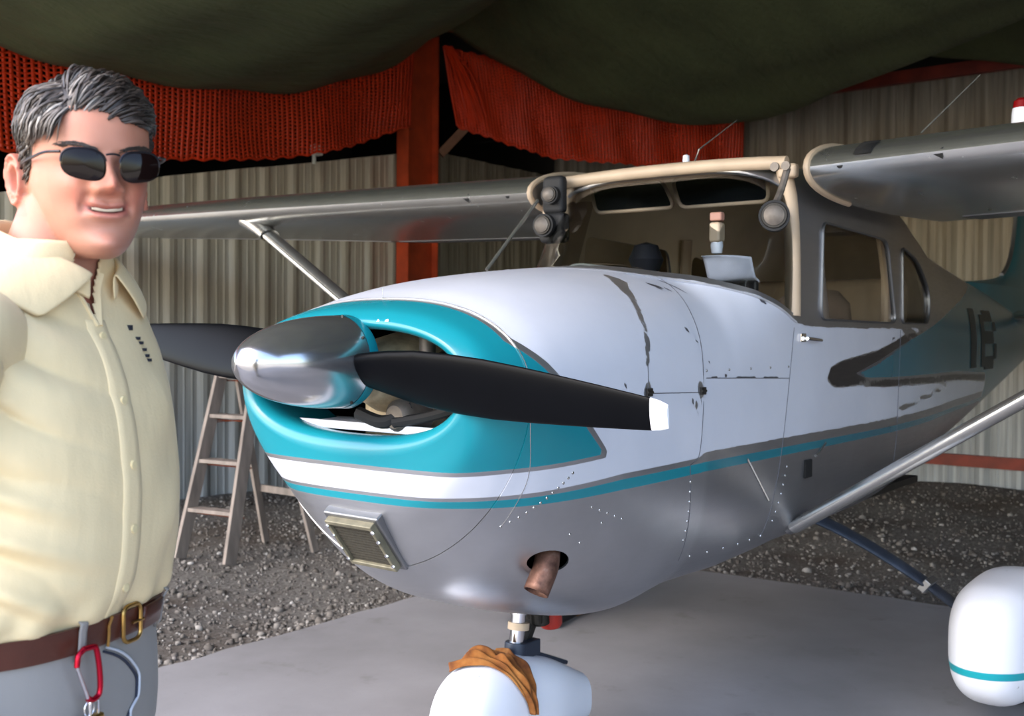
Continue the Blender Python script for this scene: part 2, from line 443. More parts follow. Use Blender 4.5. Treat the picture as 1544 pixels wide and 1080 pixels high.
Q = np.stack([pchip([0, 8.5, 12.8, s_[-1]], a, s_) for a in ([-1.38, 1.5, 3.2, 5.5], [-4, -5.0, -5.8, -6.4])], 1)
P = []
NT = 46
for i in range(len(rim)):
    row = []
    for j in range(NT):
        t = (j/(NT-1)); t2 = t**1.25
        x, y = plan[i, :2]*(1-t2)+Q[i]*t2
        zr = plan[i, 2]; z = zr+(4.55-zr)*(.15*t**.8)+.03*math.sin(i*.23+t*7)*t+.02*math.sin(i*.61-t*11)
        z += .05*math.exp(-((t-.10)/.05)**2)*math.sin(i*.12)
        row.append((x, y, min(z, 4.55)))
    P.append(row)
mb = MB(); mb.grid(P)
tag(mb.build('parachute_cloth', M['tarp'], None, True, fixn=False, angle=0, solid=.004), 'dark olive green cloth hung in deep swags under the hangar roof', 'cloth')

# ------------------------------------------------------------------ white block standing in for daylight through a gap over the low wall
t = thing('daylight_gap', (4.95, 5.56, 2.99), 'small white block standing in for a gap of daylight above the low corrugated wall', 'daylight gap')
mw = simple('daylight white', 'e9efe6', .4)
mb = MB(); mb.box((4.95, 5.56, 3.09), (.10, .08, .10)); mb.build('gap_block', mw, t, True, bevel=.012)
mb = MB(); mb.tube([(4.92, 5.56, 3.05), (4.92, 5.56, 2.96)], .018, 10); mb.build('gap_stub', mw, t)

# ------------------------------------------------------------------ step ladder
M['ladder'] = simple('weathered ladder timber', '857a72', .8, 0, .3, 3, .2, 40, stretch=(6, 6, 1))
M['rust'] = simple('rusty ladder hinge', '7c3a22', .8, .2, .3, 30)
lt = thing('step_ladder', (2.45, 3.42, 0), 'weathered wooden A-frame step ladder standing on gravel behind the propeller', 'ladder')
FL, FR, TL, TR = Vector((2.10, 3.65, 0)), Vector((2.17, 3.25, 0)), Vector((2.43, 3.60, 1.30)), Vector((2.47, 3.33, 1.30))
BL, BR = Vector((2.79, 3.66, 0)), Vector((2.77, 3.15, 0))
dz = Vector((0, 0, -.03))
for a, b_ in ((FL, TL), (FR, TR)):
    mb = MB(); mb.bar(a+dz, b_, .03, .085, up=(1, 0, .4)); mb.build('rail', M['ladder'], lt, False, bevel=.004)
for a, b_ in ((BL, TL), (BR, TR)):
    mb = MB(); mb.bar(a+dz, b_+Vector((.05, 0, -.05)), .028, .05, up=(1, 0, .4)); mb.build('rear_leg', M['ladder'], lt, False, bevel=.004)
for z in (.27, .57, .85, 1.10):
    k = z/1.3; a, b_ = FL.lerp(TL, k), FR.lerp(TR, k)
    mb = MB(); mb.bar(a+Vector((.02, 0, 0)), b_+Vector((.02, 0, 0)), .10, .024); mb.build('step', M['ladder'], lt, False, bevel=.003)
    mb = MB(); mb.tube([a+Vector((.05, .015, -.03)), b_+Vector((.05, -.015, -.03))], .005, 6); mb.build('tie_rod', M['rust'], lt)
for z in (.33, .80):
    k = z/1.25; mb = MB(); mb.bar(BL.lerp(TL, k)+Vector((.03, 0, 0)), BR.lerp(TR, k)+Vector((.03, 0, 0)), .018, .045, up=(0, 0, 1)); mb.build('rear_brace', M['rust'] if z > .5 else M['ladder'], lt, False)
mb = MB(); mb.box((2.47, 3.465, 1.315), (.17, .36, .025)); mb.build('top_cap', M['ladder'], lt, False, bevel=.004)
for s2, (a, b_, c_, d_) in enumerate(((FL, TL, BL, TL), (FR, TR, BR, TR))):
    mb = MB(); mb.bar(a.lerp(b_, .62), c_.lerp(d_, .62), .004, .03, up=(0, 1, 0)); mb.build('spreader', M['rust'], lt, False)

# ================================================================== the aeroplane (x aft of the propeller, y to starboard, z up)
def aluminium(name, col='9a9ca0', rough=.3, brushed=True, scratch=.25):
    g = G(name); n1 = g.noise(3, 5, .6); n2 = g.noise(2.0, 4, .6, stretch=(2, 9, 9))
    c = lin(col); d = tuple(x*.72 for x in c[:3])+(1,)
    g.set(Base_Color=g.mix(g.math('MULTIPLY', n1, .8), c, d), Metallic=.92,
          Roughness=g.math('ADD', g.math('MULTIPLY', n2, scratch), rough-scratch*.4))
    g.bump(n1, .03, .004); return g.m
M['alu'] = aluminium('polished aluminium skin', 'd6d5d1', .25, scratch=.08)
M['alu_dull'] = aluminium('dull bare aluminium', '8f9093', .42)
M['spinner'] = aluminium('spun aluminium', 'c4c4c8', .17, scratch=.1)
M['cream'] = simple('cream cabin lining', 'eadbc0', .75, 0, .06, 6)
M['cream_paint'] = simple('cream painted pillar', 'b9a48c', .5, 0, .08, 8)
M['teal'] = simple('teal gloss paint', '127a89', .22, 0, .05, 3)
M['teal_dark'] = simple('teal worn paint', '11636f', .4, 0, .08, 3)
M['white'] = simple('white gloss paint', 'dfe2ec', .3, 0, .03, 4)
M['black_rub'] = simple('black rubber', '17171a', .7, 0, .15, 20)
M['blade'] = simple('black propeller paint', '050609', .4, 0, .15, 8, Specular_IOR_Level=.08)
M['trim'] = simple('pale trim strip', 'c3c5cc', .4, .3)
M['dark'] = simple('dark cavity', '0b0b0c', .9)
M['steel_dark'] = simple('dark oily steel', '35322f', .5, .7, .3, 30)
M['chrome'] = simple('chromed steel', 'e2e2e6', .1, 1.0)
M['castings'] = simple('cast engine metal', '6d6660', .55, .6, .3, 25)
M['tan'] = simple('tan engine paint', 'b2a184', .6, 0, .25, 30)
def glass(name, tint='e8eef0'):
    g = G(name); m = g.m; t = g.t
    tr = g.n('ShaderNodeBsdfTransparent'); tr.inputs[0].default_value = lin(tint); gl = g.n('ShaderNodeBsdfGlossy'); gl.inputs['Roughness'].default_value = .03
    fr = g.n('ShaderNodeFresnel'); fr.inputs[0].default_value = 1.45; mx = g.n('ShaderNodeMixShader'); out = t.nodes['Material Output']
    t.links.new(fr.outputs[0], mx.inputs[0]); t.links.new(tr.outputs[0], mx.inputs[1]); t.links.new(gl.outputs[0], mx.inputs[2]); t.links.new(mx.outputs[0], out.inputs[0])
    t.nodes.remove(g.p); return m
M['glass'] = glass('clear acrylic', 'f3f5f4')
M['visor'] = simple('dark tinted visor', '15181c', .15)

def skin_mat():                              # painted / stripped skin: regions come from distance fields stored on the mesh
    g = G('painted aluminium skin')
    jag = g.math('SUBTRACT', g.noise(26, 4, .65), .5); jag2 = g.math('SUBTRACT', g.noise(70, 3, .6), .5)
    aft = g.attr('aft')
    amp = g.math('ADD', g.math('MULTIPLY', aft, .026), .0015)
    wsd = g.math('ADD', g.math('MINIMUM', g.attr('white_sd'), g.math('MINIMUM', g.attr('white_low'), g.attr('white_gap'))), g.math('MULTIPLY', jag, amp))
    tsd = g.math('MAXIMUM', g.attr('teal_sd'), g.math('SUBTRACT', g.attr('stripe_hw'), g.math('ABSOLUTE', g.attr('stripe_z'))))
    tsd = g.math('ADD', tsd, g.math('MULTIPLY', jag2, .0012))
    psd = g.math('ADD', g.attr('peel_sd'), g.math('MULTIPLY', jag, .035))
    white = g.step(wsd, 0, .001); teal = g.step(tsd, 0, .001); peel = g.step(psd, 0, .0012)
    white = g.math('MULTIPLY', white, g.math('SUBTRACT', 1, peel))
    n1 = g.noise(4, 5, .6); n2 = g.noise(2.2, 4, .6, stretch=(3, 3, 40)); spots = g.noise(48, 3, .6)
    chips = g.step(g.math('ADD', spots, g.math('MULTIPLY', g.attr('dist'), 0)), .815, .01)
    white = g.math('MULTIPLY', white, g.math('SUBTRACT', 1, chips))
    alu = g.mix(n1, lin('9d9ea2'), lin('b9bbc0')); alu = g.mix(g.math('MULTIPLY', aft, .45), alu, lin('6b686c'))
    wcol = g.mix(n1, lin('bcc0cd'), lin('cdd0db'))
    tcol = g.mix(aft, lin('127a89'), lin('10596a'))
    col = g.mix(white, alu, wcol); col = g.mix(teal, col, tcol)
    dsd = g.step(g.math('ADD', g.attr('dark_sd'), g.math('MULTIPLY', jag, .02)), 0, .002)
    col = g.mix(dsd, col, lin('45434a'))
    paint = g.math('MAXIMUM', white, teal)
    g.set(Base_Color=col, Metallic=g.math('MULTIPLY', g.math('SUBTRACT', 1, paint), .85),
          Roughness=g.mix(paint, g.math('ADD', g.math('MULTIPLY', n2, .2), .24), .27, 'FLOAT'))
    g.bump(g.math('ADD', g.math('MULTIPLY', n1, .5), g.math('MULTIPLY', paint, .15)), .06, .004)
    return g.m
M['skin'] = skin_mat()

ST = np.array([  # x, top, bottom, half width, z of greatest width, upper / lower roundness
(0.022,1.418,1.062,.412,1.25,2.4,2.2),(0.05,1.440,0.930,.445,1.25,2.4,2.0),(0.10,1.458,0.835,.475,1.23,2.4,1.8),(0.155,1.472,0.755,.495,1.22,2.4,1.75),
(0.25,1.500,0.675,.512,1.21,2.45,1.9),(0.40,1.533,0.615,.521,1.20,2.5,2.2),(0.60,1.562,0.555,.526,1.20,2.5,2.6),(0.83,1.587,0.515,.528,1.20,2.4,3.0),
(1.00,1.603,0.555,.528,1.20,2.35,3.6),(1.18,1.625,0.585,.528,1.22,2.2,5),(1.30,1.71,0.595,.528,1.25,2.1,6),(1.45,1.85,0.60,.528,1.25,2.5,6),
(1.60,1.965,0.605,.528,1.27,4.2,6),(1.70,2.005,0.61,.528,1.28,6.5,6),(1.90,2.03,0.615,.528,1.28,7.0,6),(2.6,2.04,0.635,.528,1.28,6.5,6),
(3.0,2.03,0.66,.515,1.28,5,5.5),(3.4,1.99,0.70,.485,1.28,3.6,5),(4.0,1.905,0.74,.42,1.28,2.7,4),(5.0,1.81,0.83,.325,1.30,2.3,3.2),
(6.0,1.72,0.95,.23,1.33,2.1,2.6),(7.0,1.62,1.09,.13,1.36,2.0,2.2),(7.7,1.55,1.20,.045,1.37,2.0,2.0)])
def ring(par, n, x):
    zt, zb, w, zm, nu, nl = par
    out = []
    for k in range(n):
        a = 2*PI*k/n; c, s = math.cos(a), math.sin(a); e = 2/(nu if s >= 0 else nl)
        out.append((x, math.copysign(abs(c)**e, c)*w, zm+((zt-zm) if s >= 0 else (zm-zb))*math.copysign(abs(s)**e, s)))
    return out
def station(x): return [float(pchip(ST[:, 0], ST[:, k], np.array([x]))[0]) for k in range(1, 7)]
def even(loop, n):                           # resample a closed loop evenly
    L = np.array(loop+[loop[0]]); d = np.r_[0, np.cumsum(np.linalg.norm(np.diff(L, axis=0), axis=1))]
    q = np.linspace(0, d[-1], n+1)[:-1]; return np.stack([np.interp(q, d, L[:, k]) for k in range(3)], 1).tolist()
def rings(xs, n, grow=0.0):
    out = []
    for x in xs:
        p = station(x); p[0] += grow; p[1] -= grow; p[2] += grow
        out.append(even(ring(p, 720, x), n))
    return out
TEAL_NOSE = [(-1, 2), (.138, 2), (.138, 1.44), (.135, 1.363), (.21, 1.298), (.367, 1.14), (.449, 1.071), (.30, 1.062), (.133, 1.053), (.045, 1.045), (-1, 1.043)]
def stripe_c(x): return np.interp(x, [-.5, .04, .55, 1.0, 2.4, 4.3, 8], [.957, .957, .980, .986, .984, .99, 1.0])
TEAL_AFT = [(2.16, 1.218), (2.5, 1.275), (2.854, 1.346), (3.5, 1.44), (4.2, 1.55), (5.0, 1.68), (5.4, 1.76), (5.6, 2.2), (8.5, 2.2), (8.5, .6), (5.3, .6), (5.22, 1.16), (4.2, 1.195), (2.76, 1.207)]
DARK_AFT = [(1.965, 1.215), (2.0, 1.262), (2.12, 1.285), (2.5, 1.318), (2.75, 1.36), (2.9, 1.39), (3.1, 1.40), (3.3, 1.42), (2.85, 1.335), (2.5, 1.262), (2.2, 1.216), (2.76, 1.196), (4.2, 1.18), (5.2, 1.15), (5.2, 1.11), (4.2, 1.15), (2.8, 1.165), (2.3, 1.185), (2.05, 1.19)]
STREAK = [(2.80, 1.05), (2.82, 1.075), (3.3, 1.11), (3.9, 1.13), (3.9, 1.115), (3.3, 1.085)]
def paint_fields(me):
    c = coords(me); P = c[:, [0, 2]]; x, z = c[:, 0], c[:, 2]
    tn = sd_poly(P, TEAL_NOSE); sc = stripe_c(x); fattr(me, 'stripe_z', z-sc)
    hw = np.interp(x, [.04, .55, 2.4, 4.3], [.0095, .015, .014, .012]); st = hw-np.abs(z-sc)
    fattr(me, 'stripe_hw', np.where(x < 5.3, hw, -1))
    ta = sd_poly(P, TEAL_AFT)
    fattr(me, 'teal_sd', np.maximum(tn, ta))
    gap = np.interp(x, [.04, .5, .95, 1.0, 2.0, 3.0, 4.5], [.009, .015, .017, .03, .032, .034, .04])
    low = z-(sc+hw+gap)
    top = np.interp(x, [0, .62, .72, .95, 1.2, 1.43, 1.655, 1.8, 2.4, 3.05, 3.4, 3.46], [2.5, 2.5, 1.60, 1.588, 1.566, 1.515, 1.428, 1.415, 1.413, 1.418, 1.43, 1.19])-z
    fattr(me, 'white_low', low); w = top
    fattr(me, 'white_gap', -tn-np.interp(z, [1.06, 1.12, 1.3], [.011, .016, .02]))
    d = sd_poly(P, DARK_AFT); w = np.minimum(w, -np.maximum(d, ta)-.004)
    w = np.minimum(w, -sd_poly(P, STREAK)); w = np.minimum(w, 5.25-x)
    fattr(me, 'white_sd', w)
    fattr(me, 'aft', np.clip((x-1.0)/.03, 0, 1)*np.clip((x-1)/1.5, .55, 1))
    peel = np.full(len(c), -1.0)
    port = c[:, 1] < .05
    def line(pts, w0):
        nonlocal peel
        peel = np.maximum(peel, np.where(port, w0-sd_line(P, pts), -1))
    line([(.86, 1.548), (.82, 1.53), (.78, 1.495)], .015); line([(.78, 1.495), (.735, 1.447), (.69, 1.36)], .010); line([(.69, 1.36), (.66, 1.30)], .0075)
    line([(.655, 1.235), (.648, 1.224)], .016); line([(.955, 1.225), (.96, 1.212)], .018); line([(.93, 1.175), (.93, 1.185)], .008); line([(.53, 1.245), (.53, 1.247)], .005)
    line([(.139, 1.49), (.14, 1.42), (.139, 1.366), (.21, 1.304), (.24, 1.27)], .012)
    fattr(me, 'peel_sd', peel)
    fattr(me, 'dark_sd', np.where(port, np.maximum(d, -1), np.maximum(d, -1)))
    pass
SEAMS = [[(.648, 1.221), (.98, 1.211)], [(1.12, 1.56), (1.03, 1.42), (.98, 1.25), (.976, 1.2), (.95, 1.02), (.90, 1.0)], [(.66, 1.30), (.648, 1.221)], [(.90, 1.0), (.96, .70)],
    [(1.65, 1.41), (1.615, 1.23), (1.552, .966), (1.50, .80), (1.476, .70)], [(1.0, 1.253), (1.61, 1.235)], [(2.83, 1.41), (2.80, 1.05), (2.78, .70)], [(.155, 1.5), (.155, 1.2), (.2, 1.0), (.2, .9)]]

plane = thing('aeroplane', (1.7, 0, 0), 'stripped white and teal high-wing light aeroplane parked on the concrete slab', 'aeroplane')

def prism(poly, y0, y1):                     # cutter across the aeroplane from an outline in x,z
    mb = MB(); n = len(poly); vs = [(x, y0, z) for x, z in poly]+[(x, y1, z) for x, z in poly]
    mb.add(vs, [tuple(range(n)), tuple(range(2*n-1, n-1, -1))]+[(i, n+i, n+(i+1) % n, (i+1) % n) for i in range(n)])
    return mb.build('cutter', M['dark'], None, False)
def roundpoly(pts, r, n=5):                  # fillet polygon corners
    out = []
    N = len(pts)
    for i in range(N):
        a, b_, c_ = Vector(pts[i-1]), Vector(pts[i]), Vector(pts[(i+1) % N]); rr = r[i] if isinstance(r, (list, tuple)) else r
        u, v = (a-b_), (c_-b_); k = min(rr, u.length*.45, v.length*.45); p, q = b_+u.normalized()*k, b_+v.normalized()*k
        for j in range(n+1):
            t = j/n; out.append(tuple(p*(1-t)**2+b_*2*t*(1-t)+q*t*t))
    return out
WS = [(.98, 1.640), (1.08, 1.612), (1.25, 1.578), (1.43, 1.532), (1.668, 1.452), (1.69, 1.86), (1.635, 1.95), (1.60, 2.3), (.95, 2.3)]
DOORW = roundpoly([(1.885, 1.442), (1.905, 1.80), (2.62, 1.785), (2.74, 1.438)], .05)
REARW = roundpoly([(2.845, 1.440), (2.845, 1.775), (3.14, 1.73), (3.37, 1.60), (3.33, 1.442)], [.03, .05, .12, .14, .06])
def boolean(ob, cutters, op='DIFFERENCE'):
    for c_ in cutters:
        md = ob.modifiers.new('c', 'BOOLEAN'); md.operation = op; md.object = c_; md.solver = 'EXACT'
def solid_in(ob, th, moff=1):
    md = ob.modifiers.new('s', 'SOLIDIFY'); md.thickness = th; md.offset = -1; md.material_offset = moff; md.material_offset_rim = moff; md.use_even_offset = False

# --- fuselage shell: lofted, windows cut through, lined in cream
NR = 150
xs = list(np.arange(.97, 3.5, .028))+list(np.arange(3.5, 7.71, .07)); 
def loft_body(grow=0.0):
    L = rings(xs, NR, grow); mb = MB(); mb.grid(L, closed_v=True)
    n = len(L)-1; mb.f.append(tuple(range(NR))); mb.f.append(tuple(n*NR+j for j in range(NR-1, -1, -1))); mb.mi += [0, 0]
    return mb
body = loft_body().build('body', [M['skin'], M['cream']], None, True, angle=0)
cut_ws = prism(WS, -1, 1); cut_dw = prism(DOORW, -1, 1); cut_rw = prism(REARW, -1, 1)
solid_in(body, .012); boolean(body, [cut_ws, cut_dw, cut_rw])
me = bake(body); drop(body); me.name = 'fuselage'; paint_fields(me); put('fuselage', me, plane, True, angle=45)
# panes: the matching pieces of a slightly smaller loft
for nm, c_ in (('windshield', cut_ws), ('door_pane', cut_dw), ('rear_pane', cut_rw)):
    gb = loft_body(-.006).build('g', M['glass'], None, True, angle=0)
    # open surface cut: intersect, then keep only the loft's own faces
    boolean(gb, [c_], 'INTERSECT'); me = bake(gb); drop(gb)
    bm = bmesh.new(); bm.from_mesh(me)
    kill = []
    for f in bm.faces:
        p = f.calc_center_median(); par = station(min(max(p.x, .98), 7.69)); zt, zb, w, zm, nu, nl = par
        e = abs(p.y/(w-.006))**nu+abs((p.z-zm)/(zt-.006-zm))**nu
        if e < .97: kill.append(f)
    bmesh.ops.delete(bm, geom=kill, context='FACES')
    if nm == 'windshield':
        bm.to_mesh(me); bm.free(); put(nm, me, plane, True, angle=0)
    else:
        for side in (-1, 1):
            b2 = bm.copy(); bmesh.ops.delete(b2, geom=[f for f in b2.faces if f.calc_center_median().y*side < 0], context='FACES')
            m2 = bpy.data.meshes.new(nm); b2.to_mesh(m2); b2.free(); m2.materials.append(M['glass']); put(nm, m2, plane, True, angle=0)
        bm.free()
for c_ in (cut_ws, cut_dw, cut_rw): drop(c_)

def on_skin(x, z, side, out=0.0):
    zt, zb, w, zm, nu, nl = station(x); n_ = nu if z >= zm else nl; q = abs(z-zm)/((zt-zm) if z >= zm else (zm-zb))
    return (x, side*((w)*max(0, 1-min(q, 1)**n_)**(1/n_)+out), z)
M['seam'] = simple('panel gap', '55555c', .8)
for sm in SEAMS:                             # panel gaps: thin dark lines lying in the skin
    q = catmull(sm, max(8, int(40*np.linalg.norm(np.diff(np.array(sm), axis=0), axis=1).sum())))
    mb = MB(); mb.tube([on_skin(x, z, -1, .0032 if x < .975 else .0004) for x, z in q], .0014, 5); mb.build('panel_gap', M['alu'] if sm[0] == (.155, 1.5) else M['seam'], plane)
for side in (-1, 1):                         # windshield base trim
    q = [on_skin(x, z, side, .003) for x, z in catmull([(.80, 1.583), (.95, 1.577), (1.2, 1.555), (1.43, 1.507), (1.658, 1.430)], 40)]
    if side > 0: q = q[::-1]
    mb = MB(); mb.tube(q, .007, 8, flat=.5); mb.build('windshield_trim', M['trim'], plane)
M['chip'] = simple('bare chip in the paint', '4e4d52', .6, .2)
def chip(pts, w, name='paint_chip', mat=None, side=-1):   # bare metal chips: irregular flakes lying on the skin
    mb = MB(); q = catmull(pts, 12) if len(pts) > 1 else np.array([pts[0]]); a, b_ = [], []
    off = .0042 if max(p[0] for p in pts) < .972 else .0014
    for k, (x, z) in enumerate(q):
        h = w*(.45+.55*R_.random())*(1 if 0 < k < len(q)-1 else .4); a.append(on_skin(x, z+h, side, off)); b_.append(on_skin(x+h*.3, z-h, side, off))
    mb.grid([a, b_]); mb.build(name, mat or M['chip'], plane, True, fixn=False)
for pts, w in (([(.985, 1.540), (1.03, 1.528)], .007), ([(1.00, 1.530), (1.015, 1.522)], .006), ([(1.045, 1.528), (1.06, 1.520)], .006), ([(1.09, 1.556), (1.12, 1.535), (1.14, 1.515)], .006), ([(.94, 1.40), (.955, 1.395)], .010),
               ([(1.025, 1.302), (1.032, 1.298)], .005), ([(1.03, 1.254), (1.07, 1.254)], .003), ([(1.12, 1.257), (1.135, 1.257)], .006), ([(1.20, 1.250), (1.34, 1.246)], .0035), ([(1.40, 1.244), (1.52, 1.241)], .003),
               ([(.90, 1.19), (.91, 1.185)], .010), ([(.955, 1.195), (.962, 1.17)], .009), ([(.935, 1.155), (.938, 1.145)], .007), ([(.53, 1.25), (.54, 1.242)], .008), ([(1.43, 1.50), (1.46, 1.488)], .006), ([(2.70, 1.33), (2.705, 1.37), (2.74, 1.376)], .006), ([(.97, 1.37), (.99, 1.36)], .004)):
    chip(pts, w)
# window surrounds: a raised strip following the skin
for side in (-1, 1):
    for nm, poly in (('window_frame', DOORW), ('window_frame', REARW)):
        mb = MB(); mb.tube([on_skin(x, z, side, .002) for x, z in poly], .0075, 8, closed=True, flat=.6); mb.build(nm, M['alu_dull'], plane)
# --- nose bowl and cowling
nose_in = [(.30, 1.43, 1.09, .42), (.18, 1.415, 1.10, .40), (.10, 1.396, 1.116, .378), (.06, 1.391, 1.119, .371), (.035, 1.393, 1.114, .374), (.022, 1.400, 1.100, .386), (.018, 1.409, 1.082, .399)]
L = [even(ring((zt, zb, w, 1.255, 2.5, 2.5), 720, x), NR) for x, zt, zb, w in nose_in]+rings([.022, .03, .04, .05, .06, .075, .09, .105, .12, .135, .155], NR)
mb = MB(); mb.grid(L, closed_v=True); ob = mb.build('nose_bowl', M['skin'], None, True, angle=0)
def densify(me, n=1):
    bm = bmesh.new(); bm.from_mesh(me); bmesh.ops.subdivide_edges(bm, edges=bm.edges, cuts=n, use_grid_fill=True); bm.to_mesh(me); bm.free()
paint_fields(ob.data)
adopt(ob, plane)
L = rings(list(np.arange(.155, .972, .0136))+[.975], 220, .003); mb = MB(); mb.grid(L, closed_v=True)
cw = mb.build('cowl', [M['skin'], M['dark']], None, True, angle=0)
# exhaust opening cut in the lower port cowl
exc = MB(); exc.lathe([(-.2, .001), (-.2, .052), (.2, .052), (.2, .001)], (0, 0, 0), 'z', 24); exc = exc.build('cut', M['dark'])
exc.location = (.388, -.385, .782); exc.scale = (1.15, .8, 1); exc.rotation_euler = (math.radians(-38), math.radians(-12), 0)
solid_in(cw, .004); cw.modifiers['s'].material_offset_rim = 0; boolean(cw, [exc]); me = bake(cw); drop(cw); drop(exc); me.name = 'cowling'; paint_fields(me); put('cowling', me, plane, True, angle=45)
mb = MB(); lp = even(ring(station(.95), 720, .95), 60); mb.add(lp, [tuple(range(60))]); mb.build('firewall', M['steel_dark'], plane, False)

for y, w in ((-.055, .005), (-.115, .009), (-.15, .006)):
    mb = MB(); a, b_ = [], []
    for k in range(7):
        yy = y+w*(k/3-1); h = .003+.005*R_.random()*math.sin(PI*(k+.5)/7)
        for lst, ang in ((a, 0), (b_, 1)):
            lst.append((.0195+.004*ang*h/.008, yy, 1.4085+.001-.004*abs(yy)**2+(h if ang else 0)))
    mb.grid([a, b_]); mb.build('paint_chip', M['white'], plane, True, fixn=False)
# cowl latches
def latch(x, z, s=1.0):
    p = Vector(on_skin(x, z, -1, .006)); mb = MB(); mb.box(p, (.03*s, .008, .022*s)); mb.tube([p+Vector((-.014*s, -.004, 0)), p+Vector((.014*s, -.004, 0))], .004, 8)
    mb.build('cowl_latch', M['steel_dark'], plane, True, bevel=.002)
latch(.652, 1.224); latch(.965, 1.216)
M['filter_rim'] = simple('oily filter frame', '75705e', .5, .3, .25, 30)
# air filter in the chin
ft = Matrix.Rotation(-math.atan2(.105, .135), 3, 'Y')
def fpt(u, v, d): return Vector((.109, 0, .843))+ft @ Vector((-d, u, v))
def fbox(c, s): return [fpt(*c), s]
mb = MB()
for c_, s in (((0, .076, .012), (.05, .170, .014)), ((0, -.076, .012), (.05, .170, .014)), ((.080, 0, .012), (.05, .011, .15)), ((-.080, 0, .012), (.05, .011, .15))): mb.box(fpt(*c_), s, ft)
ff = mb.build('air_filter', M['filter_rim'], plane, True, bevel=.003)
M['filter'] = simple('pleated filter mesh', '39352c', .9, 0, .25, 120, .6, 200)
mb = MB()
for i in range(14): mb.box(fpt(0, -.068+i*.0105, .022), (.012, .148, .0075), ft)
mb.box(fpt(0, 0, .006), (.02, .158, .15), ft); mb.build('filter_pleats', M['filter'], ff, False)
mb = MB()
for v in (-.06, -.02, .03, .065):
    for u in (-.083, .083): mb.lathe([(0, .006), (.004, .005), (.005, 0)], (0, 0, 0), 'x', 8); mb.v[-24:] = [tuple(fpt(u, v, .036)+ft @ Vector((-p[0], p[1], p[2]))) for p in mb.v[-24:]]
tag(mb.build('filter_screws', M['chrome'], ff), kind='stuff')
mb = MB(); mb.box(fpt(0, 0, -.012), (.06, .20, .19), ft); mb.build('filter_mount', M['alu_dull'], ff, True, bevel=.006)
# exhaust stack
ex = catmull([(.47, -.30, .86), (.42, -.36, .80), (.385, -.375, .755), (.352, -.372, .705)], 14)
g = G('burnt exhaust steel'); n = g.noise(22, 4); g.set(Base_Color=g.ramp(n, [(.3, lin('3b2620')), (.55, lin('7c5a4c')), (.75, lin('a38b80'))]), Metallic=.6, Roughness=.55); M['exhaust'] = g.m
mb = MB(); mb.tube(ex.tolist(), .033, 20, cap=False); mb.build('exhaust_pipe', M['exhaust'], plane, solid=.003)
mb = MB(); mb.lathe([(0, .0), (0, .06), (.02, .06)], (0, 0, 0), 'x', 16); mb.v = [(.55+a, -.28+b_, .86+c_) for a, b_, c_ in mb.v]; mb.build('dark_backing', M['dark'], plane)  # dark dish added to blacken the hollow behind the exhaust opening
# rivets on the lower cowl and side
mb = MB(); rv = []
for k in range(12): rv.append((.20+k*.012, .90-.0*k+.012*k))
for pts in ([(.44+.035*k, .93-.012*k) for k in range(5)], [(.40, .86), (.45, .83), (.50, .88)], [(.91+.004*k, .95-.03*k) for k in range(7)], [(1.60-.012*k, .93-.03*k) for k in range(7)], [(1.02+.09*k, .705) for k in range(6)], [(1.0+.15*k, 1.275) for k in range(5)]):
    rv += pts
for x, z in rv:
    p = on_skin(x, z, -1, .003); mb.lathe([(0, .0045), (-.002, .0035), (-.003, 0)], p, 'y', 8)
tag(mb.build('rivets', M['alu'], plane, True), kind='stuff')

# --- engine seen through the intake
eng = MB(); eng.lathe([(.10, .0), (.10, .07), (.16, .10), (.30, .13), (.85, .14), (.85, 0)], (0, 0, 1.27), 'x', 28); eng.box((.5, 0, 1.15), (.6, .22, .22)); eng = eng.build('engine', M['tan'], plane, True, bevel=.01)
for s in (-1, 1):
    for x in (.26, .56):
        mb = MB()
        prof = []
        for k in range(14): y = .14+k*.017; prof += [(y, .055), (y, .078), (y+.006, .078), (y+.006, .055)]
        mb.lathe([(s*a, r) for a, r in prof]+[(s*.39, .05), (s*.40, 0)], (x, 0, 1.26), 'y', 24); mb.build('cylinder', M['castings'], eng, True, angle=30)
        mb = MB(); mb.box((x, s*.395, 1.285), (.12, .05, .10)); mb.build('rocker_cover', M['castings'], eng, True, bevel=.012)
mb = MB(); mb.box((.22, 0, 1.128), (.22, .72, .008)); mb.box((.115, 0, 1.132), (.012, .66, .022)); mb.build('baffle', M['white'], eng, True, bevel=.003)
mb = MB(); mb.tube([(.16, -.16, 1.40), (.16, -.16, 1.33)], .022, 14); mb.tube([(.16, -.16, 1.41), (.16, -.16, 1.36)], .010, 10); mb.build('filler_neck', M['castings'], eng)
mb = MB(); mb.tube(catmull([(.10, -.10, 1.15), (.12, -.2, 1.17), (.13, -.30, 1.20), (.2, -.36, 1.24)], 14).tolist(), .014, 8); mb.tube(catmull([(.09, .02, 1.17), (.10, -.06, 1.15), (.14, -.13, 1.19)], 12).tolist(), .018, 8); mb.build('duct', M['black_rub'], eng)
mb = MB(); mb.lathe([(.10, 0), (.10, .030), (.115, .045), (.15, .048), (.20, .048), (.20, 0)], (0, -.10, 1.165), 'x', 18); mb.build('alternator', M['castings'], eng, True)
mb = MB(); mb.box((.30, -.33, 1.17), (.10, .09, .09)); mb.box((.30, -.27, 1.15), (.12, .06, .06)); mb.build('magneto', M['tan'], eng, True, bevel=.01)

